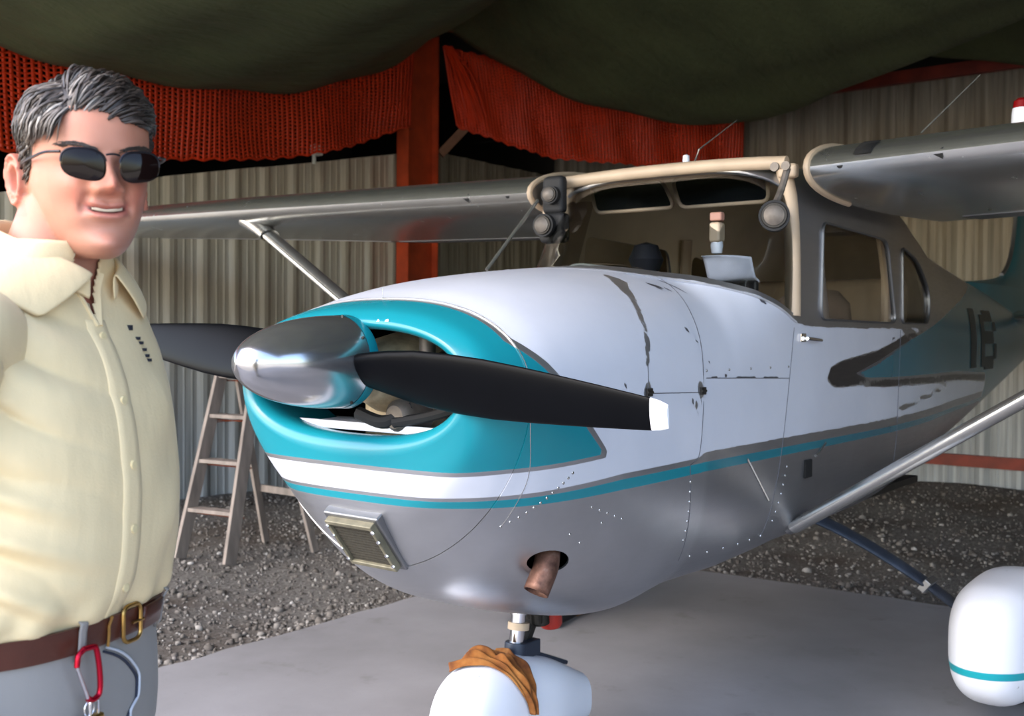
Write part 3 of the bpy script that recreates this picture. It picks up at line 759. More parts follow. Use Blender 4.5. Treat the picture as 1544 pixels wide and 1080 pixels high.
# --- propeller and spinner
HZ = 1.307
sp = MB(); prof = []
for k in range(26):
    t = k/25; a = -.322+.338*t; prof.append((a, .1185*max(0, 1-(1-t)**2.15)**.5 if k else 0))
prof += [(.022, .117), (.022, .10)]
sp.lathe(prof, (0, 0, HZ), 'x', 64); sp = sp.build('spinner', M['spinner'], plane, True, angle=60)
mb = MB(); mb.lathe([(-.004, .1195), (.02, .121), (.028, .118), (.03, .03)], (0, 0, HZ), 'x', 48); mb.build('backplate', M['teal'], sp)  # its teal stands in for the nose ring mirrored in the spinner
mb = MB()
for k in range(8):
    a = 2*PI*(k+.3)/8; p = (-.012, .119*math.cos(a), HZ+.119*math.sin(a)); mb.lathe([(0, .004), (-.003, .004), (-.004, 0)], p, 'x', 8)
tag(mb.build('spinner_screws', M['steel_dark'], sp), kind='stuff')
def blade(side):
    tilt = .080; R = .965
    rr = np.array([.06, .09, .12, .16, .22, .30, .40, .50, .60, .70, .80, .88, .925, .928, .945, .96, .965])
    ch = pchip([.06, .12, .2, .32, .45, .6, .75, .88, .945, .965], [.085, .112, .140, .158, .154, .134, .106, .080, .064, .050], rr)
    th = pchip([.06, .15, .3, .5, .7, .965], [.055, .036, .024, .016, .011, .006], rr)
    pit = np.radians(pchip([.06, .15, .25, .45, .7, .965], [36, 34, 29, 22, 17, 13], rr))
    mb = MB(); rows = []
    for r, c_, t, p in zip(rr, ch, th, pit):
        row = []
        for k in range(28):                   # airfoil loop: leading edge u=-.5 (forward), flat face to the rear
            a = 2*PI*k/28; u = -.5*math.cos(a); v = math.sin(a)
            h = t*(v*(.95 if v > 0 else .35))*(1-.35*u)*1.0
            # tangential direction (up for port when it is the rising blade), axial forward = -x
            tan = (-u*c_)*math.cos(p); ax = -(-u*c_)*math.sin(p)
            row.append((ax-h*math.cos(p)-.012, r, tan-h*math.sin(p)*.2))
        rows.append(row)
    mb.grid(rows, closed_v=True); mb.f.append(tuple(range(28))); mb.f.append(tuple((len(rr)-1)*28+j for j in range(27, -1, -1))); mb.mi += [0, 0]
    cut = 12*28
    mb.mi = [1 if min(f) >= cut and side < 0 else 0 for f in mb.f]
    vs = []
    for x, r, tz in mb.v:
        if side < 0: y, z = -r, tz          # port blade: leading edge up
        else: y, z = r, -tz                 # starboard blade: leading edge down
        ca, sa = math.cos(tilt), math.sin(tilt)
        vs.append((x, y*ca-z*sa, HZ-.012+y*sa+z*ca))
    mb.v = vs; return mb
M['tip_white'] = simple('white tip paint', 'eceef4', .3)
pr = MB(); pr.lathe([(-.06, 0), (-.06, .07), (.02, .07), (.02, 0)], (0, 0, HZ), 'x', 24); pr = pr.build('propeller_hub', M['steel_dark'], plane)
blade(-1).build('propeller_blade', [M['blade'], M['tip_white']], pr, True, angle=50)
blade(1).build('propeller_blade', [M['blade'], M['tip_white']], pr, True, angle=50)

# --- wings
def naca(t, n=24, m=.02, p=.4):
    up, lo = [], []
    for k in range(n+1):
        x = .5*(1-math.cos(PI*k/n)); y = 5*t*(.2969*x**.5-.126*x-.3516*x*x+.2843*x**3-.1036*x**4)
        yc = m/p**2*(2*p*x-x*x) if x < p else m/(1-p)**2*((1-2*p)+2*p*x-x*x)
        up.append((x, yc+y)); lo.append((x, yc-y))
    return up[::-1]+lo[1:-1]                # TE -> LE over the top, back underneath
AF = naca(.125)
def wing_sec(y, side):
    ay = abs(y); c_ = np.interp(ay, [.58, 2.6, 5.3], [1.63, 1.63, 1.12]); xle = np.interp(ay, [.58, 2.6, 5.3], [1.60, 1.60, 1.70]); zle = 1.955+.0262*(ay-.58)
    inc = math.radians(np.interp(ay, [.58, 2.6, 5], [1.5, 1.5, -1.0]))
    return [(xle+c_*(u*math.cos(inc)+v*math.sin(inc)), side*ay, zle+c_*(v*math.cos(inc)-u*math.sin(inc))) for u, v in AF]
for side in (-1, 1):
    ys = [.58, .62, .66]+list(np.linspace(.75, 2.6, 12))+list(np.linspace(2.8, 4.72, 10))
    mb = MB(); rows = [wing_sec(y, side) for y in ys]; mb.grid(rows, closed_v=True); n = len(AF)
    wing = mb.build('wing', M['alu'], plane, True, angle=35)
    mb = MB(); tips = []
    for k in range(9):
        t = k/8; y = 4.72+.62*math.sin(t*PI/2); sec = wing_sec(y, side); c0 = np.mean(sec, axis=0); q = max(.02, math.cos(t*PI/2)); tips.append([tuple(np.array((c0[0]-.15, c0[1], c0[2]))+(np.array(p)-np.array((c0[0]-.15, c0[1], c0[2])))*np.array((.35+.65*q, 1, q))) for p in sec])
    mb.grid(tips, closed_v=True); mb.f.append(tuple(8*n+j for j in range(n))); mb.mi.append(0); mb.build('wing_tip', M['teal'], wing, True, angle=50)
    # root rib: cream cuff round the leading edge, dark bay behind it
    rt = wing_sec(.58, side); le = [p for p in rt if p[0] < 2.05]
    mb = MB(); mb.tube([(p[0], side*.585, p[2]) for p in le], .012, 8, flat=1.0); mb.build('root_cuff', M['cream_paint'], wing)
    mb = MB(); mb.add(rt, [tuple(range(n))]); mb.build('root_rib', M['alu_dull'], wing, False)
    # dark discs stand in for shaded openings in the leading edge near the root
    for (yy, u, w_, h_) in ((.70, .0, .022, .026), (1.02 if side < 0 else .92, .0, .045, .02)):
        s2 = wing_sec(yy, side); p = s2[n//2+1]
        mb = MB(); mb.tube([(p[0]-.001, p[1], p[2]+.012), (p[0]-.004, p[1], p[2]+.012)], [w_*.5, w_*.48], 12 if u == 0 and w_ < .03 else 3); mb.build('hole_disc', M['dark'], wing)
    if side < 0:
        s2 = wing_sec(.80, side); up = [p for p in s2[:n//2+2]][-6:-2]
        mb = MB(); mb.grid([[(p[0]-.004, -.745, p[2]+.003) for p in up], [(p[0]-.004, -.80, p[2]+.003) for p in up]]); mb.build('cover_patch', M['dark'], wing, solid=.003)
    # control-surface hinge line and rib seams
    for y in (1.2, 1.9, 2.6, 3.4, 4.2):
        pass
    mb = MB()
    for y0, y1, nm in ((.75, 2.55, 'flap'), (2.62, 4.68, 'aileron')):
        a, b_ = wing_sec(y0, side), wing_sec(y1, side); q = MB()
        ra = [p for p in a if p[0] > a[n//2][0]+(a[0][0]-a[n//2][0])*.78]; k = len(ra)//2
        rows = []
        for y in np.linspace(y0, y1, 8):
            s3 = wing_sec(y, side); lx = s3[n//2][0]; c3 = s3[0][0]-lx
            low = [p for p in s3 if p[0] > lx+.77*c3]; rows.append([(p[0], p[1], p[2]+(.004 if i < len(low)//2 else -.004)) for i, p in enumerate(low)])
        m_ = min(len(r) for r in rows); rows = [r[:m_] for r in rows]
        q.grid(rows, closed_v=True); q.build(nm, M['alu_dull'], wing, True, angle=35)
    # strut
    a = Vector((1.80, side*.478, .69)); b_ = Vector((1.62, side*2.34, 1.90)) if False else Vector((1.74, side*2.45, 1.935))
    if side < 0: a, b_ = Vector((1.775, -.49, .695)), Vector((1.66, -2.42, 1.945))
    d = (b_-a).normalized(); cx = Vector((1, 0, 0)); cx = (cx-d*cx.dot(d)).normalized(); cy = d.cross(cx)
    mb = MB(); rows = []
    for t in np.linspace(0, 1, 12):
        p = a.lerp(b_, t); sc = 1.0
        rows.append([p+cx*(.052*math.cos(q))*sc+cy*(.026*math.sin(q)) for q in np.linspace(0, 2*PI, 24, endpoint=False)])
    mb.grid(rows, closed_v=True); mb.f += [tuple(range(24)), tuple(11*24+j for j in range(24))]; mb.mi += [0, 0]
    st = mb.build('wing_strut', M['alu'], plane, True)
    mb = MB(); mb.tube([a-d*.03, a+d*.06], [.028, .032], 16, flat=.7); mb.build('strut_fitting', M['alu_dull'], st)
    mb = MB(); rows = []
    for t in np.linspace(0, 1, 6):
        p = (b_-d*.10).lerp(b_+d*.05, t); s_k = 1.12+.55*t**2
        rows.append([p+cx*(.056*math.cos(q))*s_k+cy*(.030*math.sin(q))*s_k for q in np.linspace(0, 2*PI, 24, endpoint=False)])
    mb.grid(rows, closed_v=True); mb.build('strut_fairing', M['cream_paint'] if False else M['alu'], st, True)

# wing-root vents: black ducts with chromed ball nozzles hanging by each windshield corner
def vent(p, parent, r=.045, d=(-.8, -.1, -.1)):
    p = Vector(p); d = Vector(d).normalized()
    mb = MB(); mb.tube([p-d*.10, p-d*.04, p+d*.0], [r*.95, r, r], 20); v = mb.build('air_vent', M['black_rub'], parent)
    mb = MB(); mb.tube([p+d*.0, p+d*.012, p+d*.02], [r*.72, r*.66, r*.3], 18); mb.build('nozzle', M['castings'], v)
    mb = MB(); mb.tube([p+d*.0, p+d*.008], [r*.85, r*.80], 20); mb.build('ring', M['steel_dark'], v)
vent((1.49, -.520, 1.785), plane, .052, (-.85, -.35, -.02))
vent((1.50, .445, 1.808), plane, .045, (-.9, -.1, 0)); vent((1.50, .415, 1.925), plane, .036, (-.9, -.2, 0))
mb = MB(); mb.box((1.56, .43, 1.93), (.05, .10, .15)); mb.box((1.56, .43, 1.80), (.06, .12, .12)); mb.build('vent_duct', M['black_rub'], plane, True, bevel=.02)
mb = MB(); mb.tube(catmull([(1.56, -.535, 1.95), (1.53, -.525, 1.87), (1.50, -.522, 1.83)], 8).tolist(), .012, 8); mb.tube([(1.54, -.50, 1.955), (1.53, -.50, 1.955)], .016, 10); mb.tube([(1.54, -.54, 1.955), (1.53, -.54, 1.955)], .016, 10); mb.build('vent_bracket', M['castings'], plane)
# air-speed wire / drain wire at the starboard corner, brace tube
mb = MB(); mb.tube([(1.50, .47, 1.905), (1.22, .50, 1.62)], .007, 8); mb.build('drain_tube', M['alu'], plane)
# pillars and roof bow, cream
for side in (-1, 1):
    mb = MB(); pts = [(1.675, side*.512, 1.45), (1.685, side*.505, 1.65), (1.69, side*.49, 1.85), (1.68, side*.47, 1.97)]
    mb.tube(catmull(pts, 12).tolist(), .028 if side < 0 else .036, 12, flat=1.3); mb.build('windshield_pillar', M['cream_paint'], plane)
mb = MB(); mb.box((1.67, .485, 1.915), (.05, .15, .15)); mb.build('corner_web', M['cream_paint'], plane, True, bevel=.02)
mb = MB(); mb.box((1.65, -.50, 1.955), (.04, .07, .05)); mb.build('corner_web', M['cream_paint'], plane, True, bevel=.012)
mb = MB(); mb.add([(1.655, .495, 1.62), (1.80, .495, 1.62), (1.94, .47, 2.02), (1.76, .47, 2.02), (1.655, .505, 1.62), (1.80, .505, 1.62), (1.94, .48, 2.02), (1.76, .48, 2.02)], [(0, 1, 2, 3), (7, 6, 5, 4), (0, 4, 5, 1), (1, 5, 6, 2), (2, 6, 7, 3), (3, 7, 4, 0)]); mb.build('door_jamb', M['cream_paint'], plane, False)
bow = []
for k in range(21):
    y = -.50+k*.05; bow.append((1.635, y, 1.998-.016*abs(y/.5)**2.5))
mb = MB(); mb.tube(bow, .024, 10, flat=1.0); mb.build('roof_bow', M['cream_paint'], plane)
# roof skin between the wings sits in the fuselage shell; lining, visors
for (y0, y1, z0, z1) in ((.375, .012, 1.875, 1.975), (-.012, -.375, 1.872, 1.972)):
    prof = roundpoly([(0, 0), (abs(y1-y0), 0), (abs(y1-y0)-.02, .10), (.02, .10)] if y0 > .1 else [(0, 0), (abs(y1-y0), 0), (abs(y1-y0)+.02, .10), (-.0, .10)], .03)
    pts = [(1.775-.07*(v/.1), y0-u, z0+v*1.02) for u, v in prof]
    mb = MB(); n = len(pts); q = [(x+.008, y, z) for x, y, z in pts]; mb.add(pts+q, [tuple(range(n)), tuple(range(2*n-1, n-1, -1))]+[(i, (i+1) % n, n+(i+1) % n, n+i) for i in range(n)])
    v = mb.build('sun_visor', M['visor'], plane, False)
    mb = MB(); mb.tube([(x-.002, y, z) for x, y, z in pts], .0075, 8, closed=True); mb.build('visor_edge', M['cream_paint'], v)
# glare shield, compass, seats, yokes
M['glare'] = simple('grey green glare shield', '4d5350', .8)
mb = MB(); rows = []
for x, w, z in ((1.10, .12, 1.572), (1.16, .22, 1.570), (1.26, .32, 1.560), (1.38, .40, 1.548), (1.50, .43, 1.545)):
    rows.append([(x, y*w, z+.045*(1-abs(y)**2.4)-.06*abs(y)**3) for y in np.linspace(-1, 1, 25)])
mb.grid(rows); mb.build('glare_shield', M['glare'], plane, solid=.006)
mb = MB(); mb.box((1.50, 0, 1.44), (.03, .92, .26)); mb.build('instrument_panel', M['steel_dark'], plane, True, bevel=.01)
cp = MB(); cp.box((1.46, -.325, 1.735), (.05, .042, .07)); cp = cp.build('compass', M['cream_paint'], plane, True, bevel=.01)
mb = MB(); mb.box((1.46, -.325, 1.79), (.03, .045, .03)); mb.build('compass_bracket', simple('faded pink bracket', '9c7263', .6), cp, True, bevel=.006)
mb = MB(); mb.lathe([(-.03, .001), (-.026, .018), (0, .022), (.02, .018), (.022, 0)], (1.46, -.325, 1.69), 'z', 16); mb.build('compass_bowl', M['white'], cp)
M['seat'] = simple('dark brown seat fabric', '4a3d33', .9, 0, .2, 10)
M['seat_light'] = simple('tan seat fabric', '84725c', .9, 0, .12, 10)
for y in (-.25, .25):
    s = thing('seat', (2.15, y, .95), None, None); adopt(s, plane)
    mb = MB(); mb.box((2.12, y, 1.0), (.46, .42, .12)); mb.build('cushion', M['seat'], s, True, bevel=.03)
    mb = MB(); rows = []
    for k in range(12):
        t = k/11; z = 1.04+.52*t; w = .21*(1-.25*t**3) if t < .99 else .12; x = 2.36+.14*t
        rows.append([(x+.045*math.cos(a), y+w*math.copysign(abs(math.sin(a))**.6, math.sin(a)), z+.02*math.cos(a)) for a in np.linspace(0, 2*PI, 24, endpoint=False)])
    mb.grid(rows, closed_v=True); mb.f += [tuple(range(24)), tuple(11*24+j for j in range(24))]; mb.mi += [0, 0]; mb.build('backrest', M['seat'], s, True)
    mb = MB(); mb.box((2.12, y, .80), (.36, .34, .30)); mb.build('seat_frame', M['steel_dark'], s, False)
s = thing('rear_bench', (2.95, 0, .95), None, None); adopt(s, plane)
mb = MB(); mb.box((2.95, 0, 1.02), (.44, .90, .16)); mb.build('cushion', M['seat'], s, True, bevel=.04)
mb = MB(); mb.box((3.20, 0, 1.36), (.14, .84, .60), Matrix.Rotation(.2, 3, 'Y')); mb.build('backrest', M['seat_light'], s, True, bevel=.05)
mb = MB(); mb.lathe([(-.075, 0), (-.06, .05), (0, .075), (.06, .05), (.075, 0)], (2.05, .30, 1.70), 'z', 20); mb.build('headset_pad', simple('navy headset', '181a26', .7), plane)
mb = MB(); mb.box((2.2, 0, .70), (2.3, .9, .03)); mb.build('cabin_floor', M['steel_dark'], plane, False)
# light belt strap behind the door window
mb = MB(); st = catmull([(2.02, -.44, 1.80), (2.03, -.45, 1.62), (2.06, -.46, 1.45), (2.08, -.46, 1.40)], 14); mb.grid([[tuple(p) for p in st], [(p[0]+.10, p[1], p[2]) for p in st]]); mb.build('shoulder_strap', simple('pale webbing', 'b9aaa4', .8), plane, solid=.003)
for s_ in (-1, 1):
    mb = MB(); mb.tube(catmull([(2.735, s_*.49, 1.40), (2.74, s_*.488, 1.60), (2.72, s_*.465, 1.84)], 10).tolist(), .022, 10, flat=1.4); mb.build('door_post', M['cream_paint'], plane)
# door handle, step, small plates on the port side
mb = MB(); p = on_skin(1.72, 1.375, -1, .004); mb.box(p, (.045, .008, .03)); mb.tube([(1.73, p[1]-.012, 1.372), (1.86, p[1]-.014, 1.366)], [.008, .006], 10); mb.build('door_handle', M['chrome'], plane, True, bevel=.003)
mb = MB(); p = on_skin(1.79, .905, -1, .003); mb.box(p, (.06, .012, .065)); mb.build('step_slot', M['dark'], plane, True, bevel=.003)
mb = MB(); a = Vector(on_skin(1.28, .985, -1, .004)); b_ = Vector(on_skin(1.46, .83, -1, .004)); mb.tube([a, b_], .004, 6); mb.build('scuff_strip', M['alu'], plane)
mb = MB(); mb.tube([Vector(on_skin(1.86, .945, -1, .004)), Vector(on_skin(1.95, .985, -1, .004))], .005, 6); mb.build('scuff_strip', M['alu'], plane)
# registration characters, too blurred to read: dark block strokes on the aft fuselage
mb = MB()
def stroke(x0, x1, z0, z1):
    rows = []
    for x in np.linspace(x0, x1, 6): rows.append([on_skin(x, z, -1, .003) for z in np.linspace(z0, z1, 8)])
    mb.grid(rows)
stroke(4.62, 4.82, 1.20, 1.55)
mb.build('registration_mark', simple('worn black lettering', '10232a', .5), plane, fixn=False)
mb = MB()
for a in ((5.0, 5.14, 1.20, 1.52), (5.14, 5.5, 1.48, 1.55), (5.14, 5.5, 1.34, 1.42), (5.14, 5.5, 1.18, 1.26), (5.5, 5.62, 1.24, 1.34), (5.5, 5.62, 1.42, 1.48)): stroke(*a)
mb.build('registration_mark', bpy.data.materials['worn black lettering'], plane, fixn=False)

# --- tail
fin = MB(); rows = []
LEp = catmull([(5.55, 1.755), (6.25, 1.79), (6.9, 1.86), (7.15, 1.99), (7.28, 2.2), (7.40, 2.7)], 24)
for x, z in LEp:
    te = 8.0-.0*(z-1.7); c_ = te-x
    row = []
    for u in np.linspace(0, 1, 12):
        th = .055*c_/1.2*(2.6*(u**.5)*(1-u)); row.append((x+u*c_, -th, z))
    for u in np.linspace(1, 0, 12)[1:-1]:
        th = .055*c_/1.2*(2.6*(u**.5)*(1-u)); row.append((x+u*c_, th, z))
    rows.append(row)
# close the skirt down to the fuselage
rows = [[(p[0], p[1], 1.45) for p in rows[0]]]+rows
fin.grid(rows, closed_v=True); fin.f.append(tuple(24*22+j for j in range(22))); fin.mi.append(0); fin = fin.build('fin', M['teal_dark'], plane, True, angle=50)
mb = MB(); mb.tube([(x-.004, 0, z) for x, z in LEp[13:]], .016, 8); mb.build('leading_edge', M['alu_dull'], fin)
for side in (-1, 1):
    mb = MB(); rows = []
    for y in np.linspace(.04, 1.7, 8):
        c_ = np.interp(y, [0, 1.7], [1.3, .85]); x0 = np.interp(y, [0, 1.7], [6.75, 6.98])
        rows.append([(x0+u*c_, side*y, 1.52+v*c_*.7) for u, v in AF])
    mb.grid(rows, closed_v=True); mb.f.append(tuple(7*len(AF)+j for j in range(len(AF)))); mb.mi.append(0); mb.build('tailplane', M['alu'], plane, True, angle=40)

# --- antennas and beacon
mb = MB(); mb.tube([(1.85, -.02, 2.03), (1.83, -.06, 2.10), (1.95, -.16, 2.22)], [.004, .003, .0015], 6); mb.build('whip_antenna', M['alu'], plane)
mb = MB(); mb.lathe([(2.03, .010), (2.055, .014), (2.075, .012), (2.08, 0)], (1.80, -.02, 0), 'z', 14); mb.build('antenna_base', M['white'], plane)
mb = MB(); mb.tube([(1.98, -.85, 2.10), (2.08, -1.02, 2.30)], [.003, .002], 6); mb.build('whip_antenna', M['alu'], plane)
bc = MB(); bc.lathe([(2.10, .035), (2.17, .033), (2.19, .03), (2.19, 0)], (2.2, -1.13, 0), 'z', 20); bc = bc.build('beacon', M['white'], plane)
mb = MB(); mb.lathe([(2.19, .030), (2.215, .027), (2.225, .016), (2.228, 0)], (2.2, -1.13, 0), 'z', 20); mb.build('beacon_lens', simple('red beacon lens', '7d0f12', .2), bc)

# --- landing gear
def fairing(mbx, x0, x1, cy, w, prof_top, prof_bot, open_bottom=True):
    rows = []
    for t in np.linspace(0, 1, 36):
        x = x0+(x1-x0)*(1-math.cos(PI*t))/2 if prof_top[-1][1] < .3 and False else x0+(x1-x0)*t**1.6
        zt = pchip(*zip(*prof_top), [x])[0]; zb = pchip(*zip(*prof_bot), [x])[0]; ww = w(x)
        rows.append([(x, cy+ww*math.copysign(abs(math.cos(a))**.75, math.cos(a)), (zt+zb)/2+(zt-zb)/2*math.copysign(abs(math.sin(a))**.75, math.sin(a))) for a in np.linspace(0, 2*PI, 48, endpoint=False)])
    mbx.grid(rows, closed_v=True); n = len(rows)-1
    mbx.f += [tuple(range(48)), tuple(n*48+j for j in range(48))]; mbx.mi += [0, 0]
def wheel(cx, cy, r, w, parent):
    mb = MB(); prof = []
    for k in range(17):
        a = PI*k/16; prof.append((w*.5*math.cos(a), r-.055+.055*math.sin(a)))
    mb.lathe([(w*.35, r*.5)]+prof+[(-w*.35, r*.5)], (cx, cy, r), 'y', 40); t_ = mb.build('tyre', M['black_rub'], parent)
    mb = MB(); mb.lathe([(w*.3, 0), (w*.32, r*.5), (w*.25, r*.56), (-w*.25, r*.56), (-w*.32, r*.5), (-w*.3, 0)], (cx, cy, r), 'y', 24); mb.build('rim', M['white'], parent)
def fair_mat():
    g = G('fairing paint'); sd = g.math('SUBTRACT', .013, g.math('ABSOLUTE', g.attr('stripe_off'))); te = g.step(sd, 0, .0015); n1 = g.noise(4, 4)
    ch = g.step(g.noise(30, 3), .74, .01)
    col = g.mix(n1, lin('dcdfe9'), lin('eaecf4')); col = g.mix(g.math('MULTIPLY', ch, .7), col, lin('8d8f96')); col = g.mix(te, col, lin('1c98a5')); g.set(Base_Color=col, Roughness=.28); return g.m
M['fairing'] = fair_mat()
for side in (-1, 1):
    gear = thing('main_gear', (2.45, side*1.08, 0), None, None); adopt(gear, plane)
    mb = MB(); a = Vector((1.98, side*.40, .73)); pts = catmull([(1.95, side*.36, .74), (2.06, side*.52, .66), (2.25, side*.78, .47), (2.45, side*1.0, .25)], 16)
    rows = []
    for i, p in enumerate(pts):
        t = i/15; w = .055-.02*t; d = Vector(pts[min(i+1, 15)]-pts[max(i-1, 0)]).normalized(); cx = Vector((1, 0, 0)); cx = (cx-d*cx.dot(d)).normalized(); cz = d.cross(cx)
        rows.append([Vector(p)+cx*w*math.cos(q)+cz*.014*math.sin(q) for q in np.linspace(0, 2*PI, 16, endpoint=False)])
    mb.grid(rows, closed_v=True); mb.build('spring_leg', simple('worn blue grey leg', '333a47', .5, .3, .3, 14), gear)
    mb = MB(); p = Vector(pts[10]); mb.box(p, (.10, .05, .03), Matrix.Rotation(side*.9, 3, 'X')); mb.build('brake_clip', M['alu_dull'], gear, True, bevel=.004)
    mb = MB(); mb.tube(catmull([pts[2]+np.array((.05, 0, -.02)), pts[7]+np.array((.06, 0, -.03)), pts[12]+np.array((.06, 0, -.03)), (2.50, side*1.0, .26)], 20).tolist(), .006, 6); mb.build('brake_line', M['rust'], gear)
    f = MB(); wf = lambda x: .165*pchip([1.80, 1.84, 1.94, 2.12, 2.4, 2.8, 3.15], [.03, .38, .72, .95, 1.0, .7, .12], [x])[0]
    fairing(f, 1.80, 3.15, side*1.10, wf, [(1.80, .38), (1.83, .44), (1.90, .49), (2.05, .525), (2.3, .53), (2.6, .49), (3.15, .33)], [(1.80, .33), (1.83, .245), (1.90, .165), (2.05, .105), (2.3, .085), (2.6, .10), (3.15, .27)])
    fo = f.build('wheel_fairing', M['fairing'], gear, True, angle=45); c = coords(fo.data)
    fattr(fo.data, 'stripe_off', c[:, 2]-np.interp(c[:, 0], [1.7, 1.84, 1.95, 2.1, 2.35, 3.2], [.275, .262, .250, .248, .275, .33]))
    wheel(2.45, side*1.08, .22, .15, gear)
ng = thing('nose_gear', (.75, 0, 0), None, None); adopt(ng, plane)
ax = Vector((-.05, 0, -.2)).normalized()
mb = MB(); mb.tube([(.785, 0, .62), (.772, 0, .50)], .027, 20); mb.tube([(.772, 0, .50), (.76, 0, .40)], .024, 20); mb.build('oleo_strut', M['chrome'], ng)
mb = MB(); mb.tube([(.773, 0, .475), (.770, 0, .453)], .034, 20); mb.build('strut_collar', M['cream_paint'], ng)
mb = MB(); mb.tube([(.763, 0, .415), (.757, 0, .37)], .038, 20); mb.box((.80, 0, .39), (.08, .075, .05)); mb.bar((.84, 0, .365), (1.02, 0, .290), .04, .014); mb.build('fork_crown', simple('dark blue grey fork', '3d4452', .4, .6), ng, True, bevel=.004)
mb = MB(); mb.bar((.81, 0, .60), (.85, 0, .47), .03, .03); mb.bar((.85, 0, .47), (.80, 0, .40), .028, .026); mb.tube([(.85, -.03, .47), (.85, .03, .47)], .014, 12); mb.tube([(.83, -.02, .55), (.84, -.02, .46)], .02, 10); mb.tube([(.862, -.015, .50), (.868, -.015, .452)], .03, 14); mb.build('torque_link', M['steel_dark'], ng, True, bevel=.003)
mb = MB(); mb.tube([(.925, -.01, .54), (.932, -.01, .438), (.933, -.01, .428)], [.038, .038, .031], 20); mb.tube([(.925, -.01, .54), (.924, -.01, .57)], .02, 10); mb.build('shimmy_damper', simple('red damper paint', 'a02a20', .4, 0, .15, 20), ng)
mb = MB(); mb.tube([(.975, -.01, .51), (.985, -.01, .47)], .014, 10); mb.build('hose_fitting', M['castings'], ng)
f = MB()
NTOP = [(.365, .20), (.39, .27), (.44, .335), (.53, .383), (.66, .395), (.85, .355), (1.08, .25)]; NBOT = [(.365, .16), (.39, .11), (.44, .075), (.53, .06), (.66, .055), (.85, .06), (1.08, .08)]
wn = lambda x: .115*pchip([.365, .41, .49, .62, .8, 1.08], [.05, .5, .86, 1.0, 1.0, .66], [x])[0]
fairing(f, .365, 1.08, 0, wn, NTOP, NBOT)
fo = f.build('wheel_fairing', M['fairing'], ng, True, angle=45); fattr(fo.data, 'stripe_off', np.full(len(fo.data.vertices), 1.0))
wheel(.77, 0, .175, .12, ng)

# orange-brown rag thrown over the nose wheel fairing
def rag():
    rows = []
    NU, NV = 44, 60
    for i in range(NU+1):
        row = []; u = i/NU*2-1
        for j in range(NV+1):
            v = j/NV
            hwid = .098*(1-v**1.6)*(1-.25*v)+.016+.012*math.sin(v*17)*(1-v)*(1 if u > 0 else .6)
            x = .585+.095*v+u*hwid*(1 if u > 0 else .62)+.012*math.sin(v*9+u*2)*(1-v)
            a = math.radians(74+104*v+8*math.sin(u*2.2)*(1-v))
            xx = min(max(x, .39), 1.0); w = wn(xx); zt = float(pchip(*zip(*NTOP), [xx])[0]); zb = float(pchip(*zip(*NBOT), [xx])[0])
            y = w*math.copysign(abs(math.cos(a))**.75, math.cos(a)); z = (zt+zb)/2+(zt-zb)/2*math.copysign(abs(math.sin(a))**.75, math.sin(a))
            n = Vector((-.25*(1-v), math.cos(a)*1.3, math.sin(a))).normalized()
            ed = 1-abs(u)**4
            h = .009+ed*(.015*(.5+.5*math.sin(u*7+3*math.sin(v*3.2)))+.009*math.sin(u*15+v*6))+.020*math.exp(-((v-.16)/.10)**2-((u+.25)/.45)**2)+.014*math.exp(-((v-.33)/.07)**2-((u-.2)/.4)**2)
            h -= .014*math.exp(-((v-.25)/.05)**2-((u+.05)/.35)**2)
            h += .010*math.sin(v*21+u*5)*(1-v)*ed*.6
            row.append(Vector((x, y, z))+n*max(h, .004))
        rows.append(row)
    return rows
g = G('orange rag'); n = g.noise(14, 4); g.set(Base_Color=g.ramp(n, [(.3, lin('51290d')), (.5, lin('85501f')), (.72, lin('a56f38'))]), Roughness=.95); g.bump(g.noise(90, 3), .3, .004); M['rag'] = g.m
mb = MB(); mb.grid(rag())
tag(mb.build('rag', M['rag'], None, True, fixn=False, angle=0, solid=.003), 'crumpled orange-brown rag draped over the white nose wheel fairing', 'rag')
# white paper curled against the inside of the windshield
mb = MB(); rows = []
for i in range(16):
    u = i/15; row = []
    for j in range(12):
        v = j/11; x = 1.44+.07*v+.06*u; y = -.275-.160*u; z = 1.655-.085*v-.016*u+.012*math.sin(v*6+u*2)
        row.append((x, y, z))
    rows.append(row)
mb.grid(rows)
M['paper'] = simple('white paper', 'd6d6e2', .8, 0, .06, 20)
tag(mb.build('paper_sheet', M['paper'], None, True, fixn=False, solid=.001), 'crumpled white paper lying on the glare shield inside the windshield', 'paper')
# dark tool with amber grip on the floor behind the nose wheel
t = thing('tow_bar', (2.42, .89, 0), 'dark bar with an amber grip lying on the concrete behind the nose gear', 'tow bar')
mb = MB(); mb.tube([(2.18, .86, .024), (2.42, .895, .026)], .022, 10); mb.build('bar', M['black_rub'], t)
mb = MB(); mb.tube([(2.42, .895, .028), (2.53, .893, .028)], .026, 12); mb.build('grip', simple('amber grip', '8a5a22', .5), t)
mb = MB(); mb.tube([(2.53, .893, .028), (2.68, .885, .03)], .016, 10); mb.build('fork', M['alu_dull'], t)

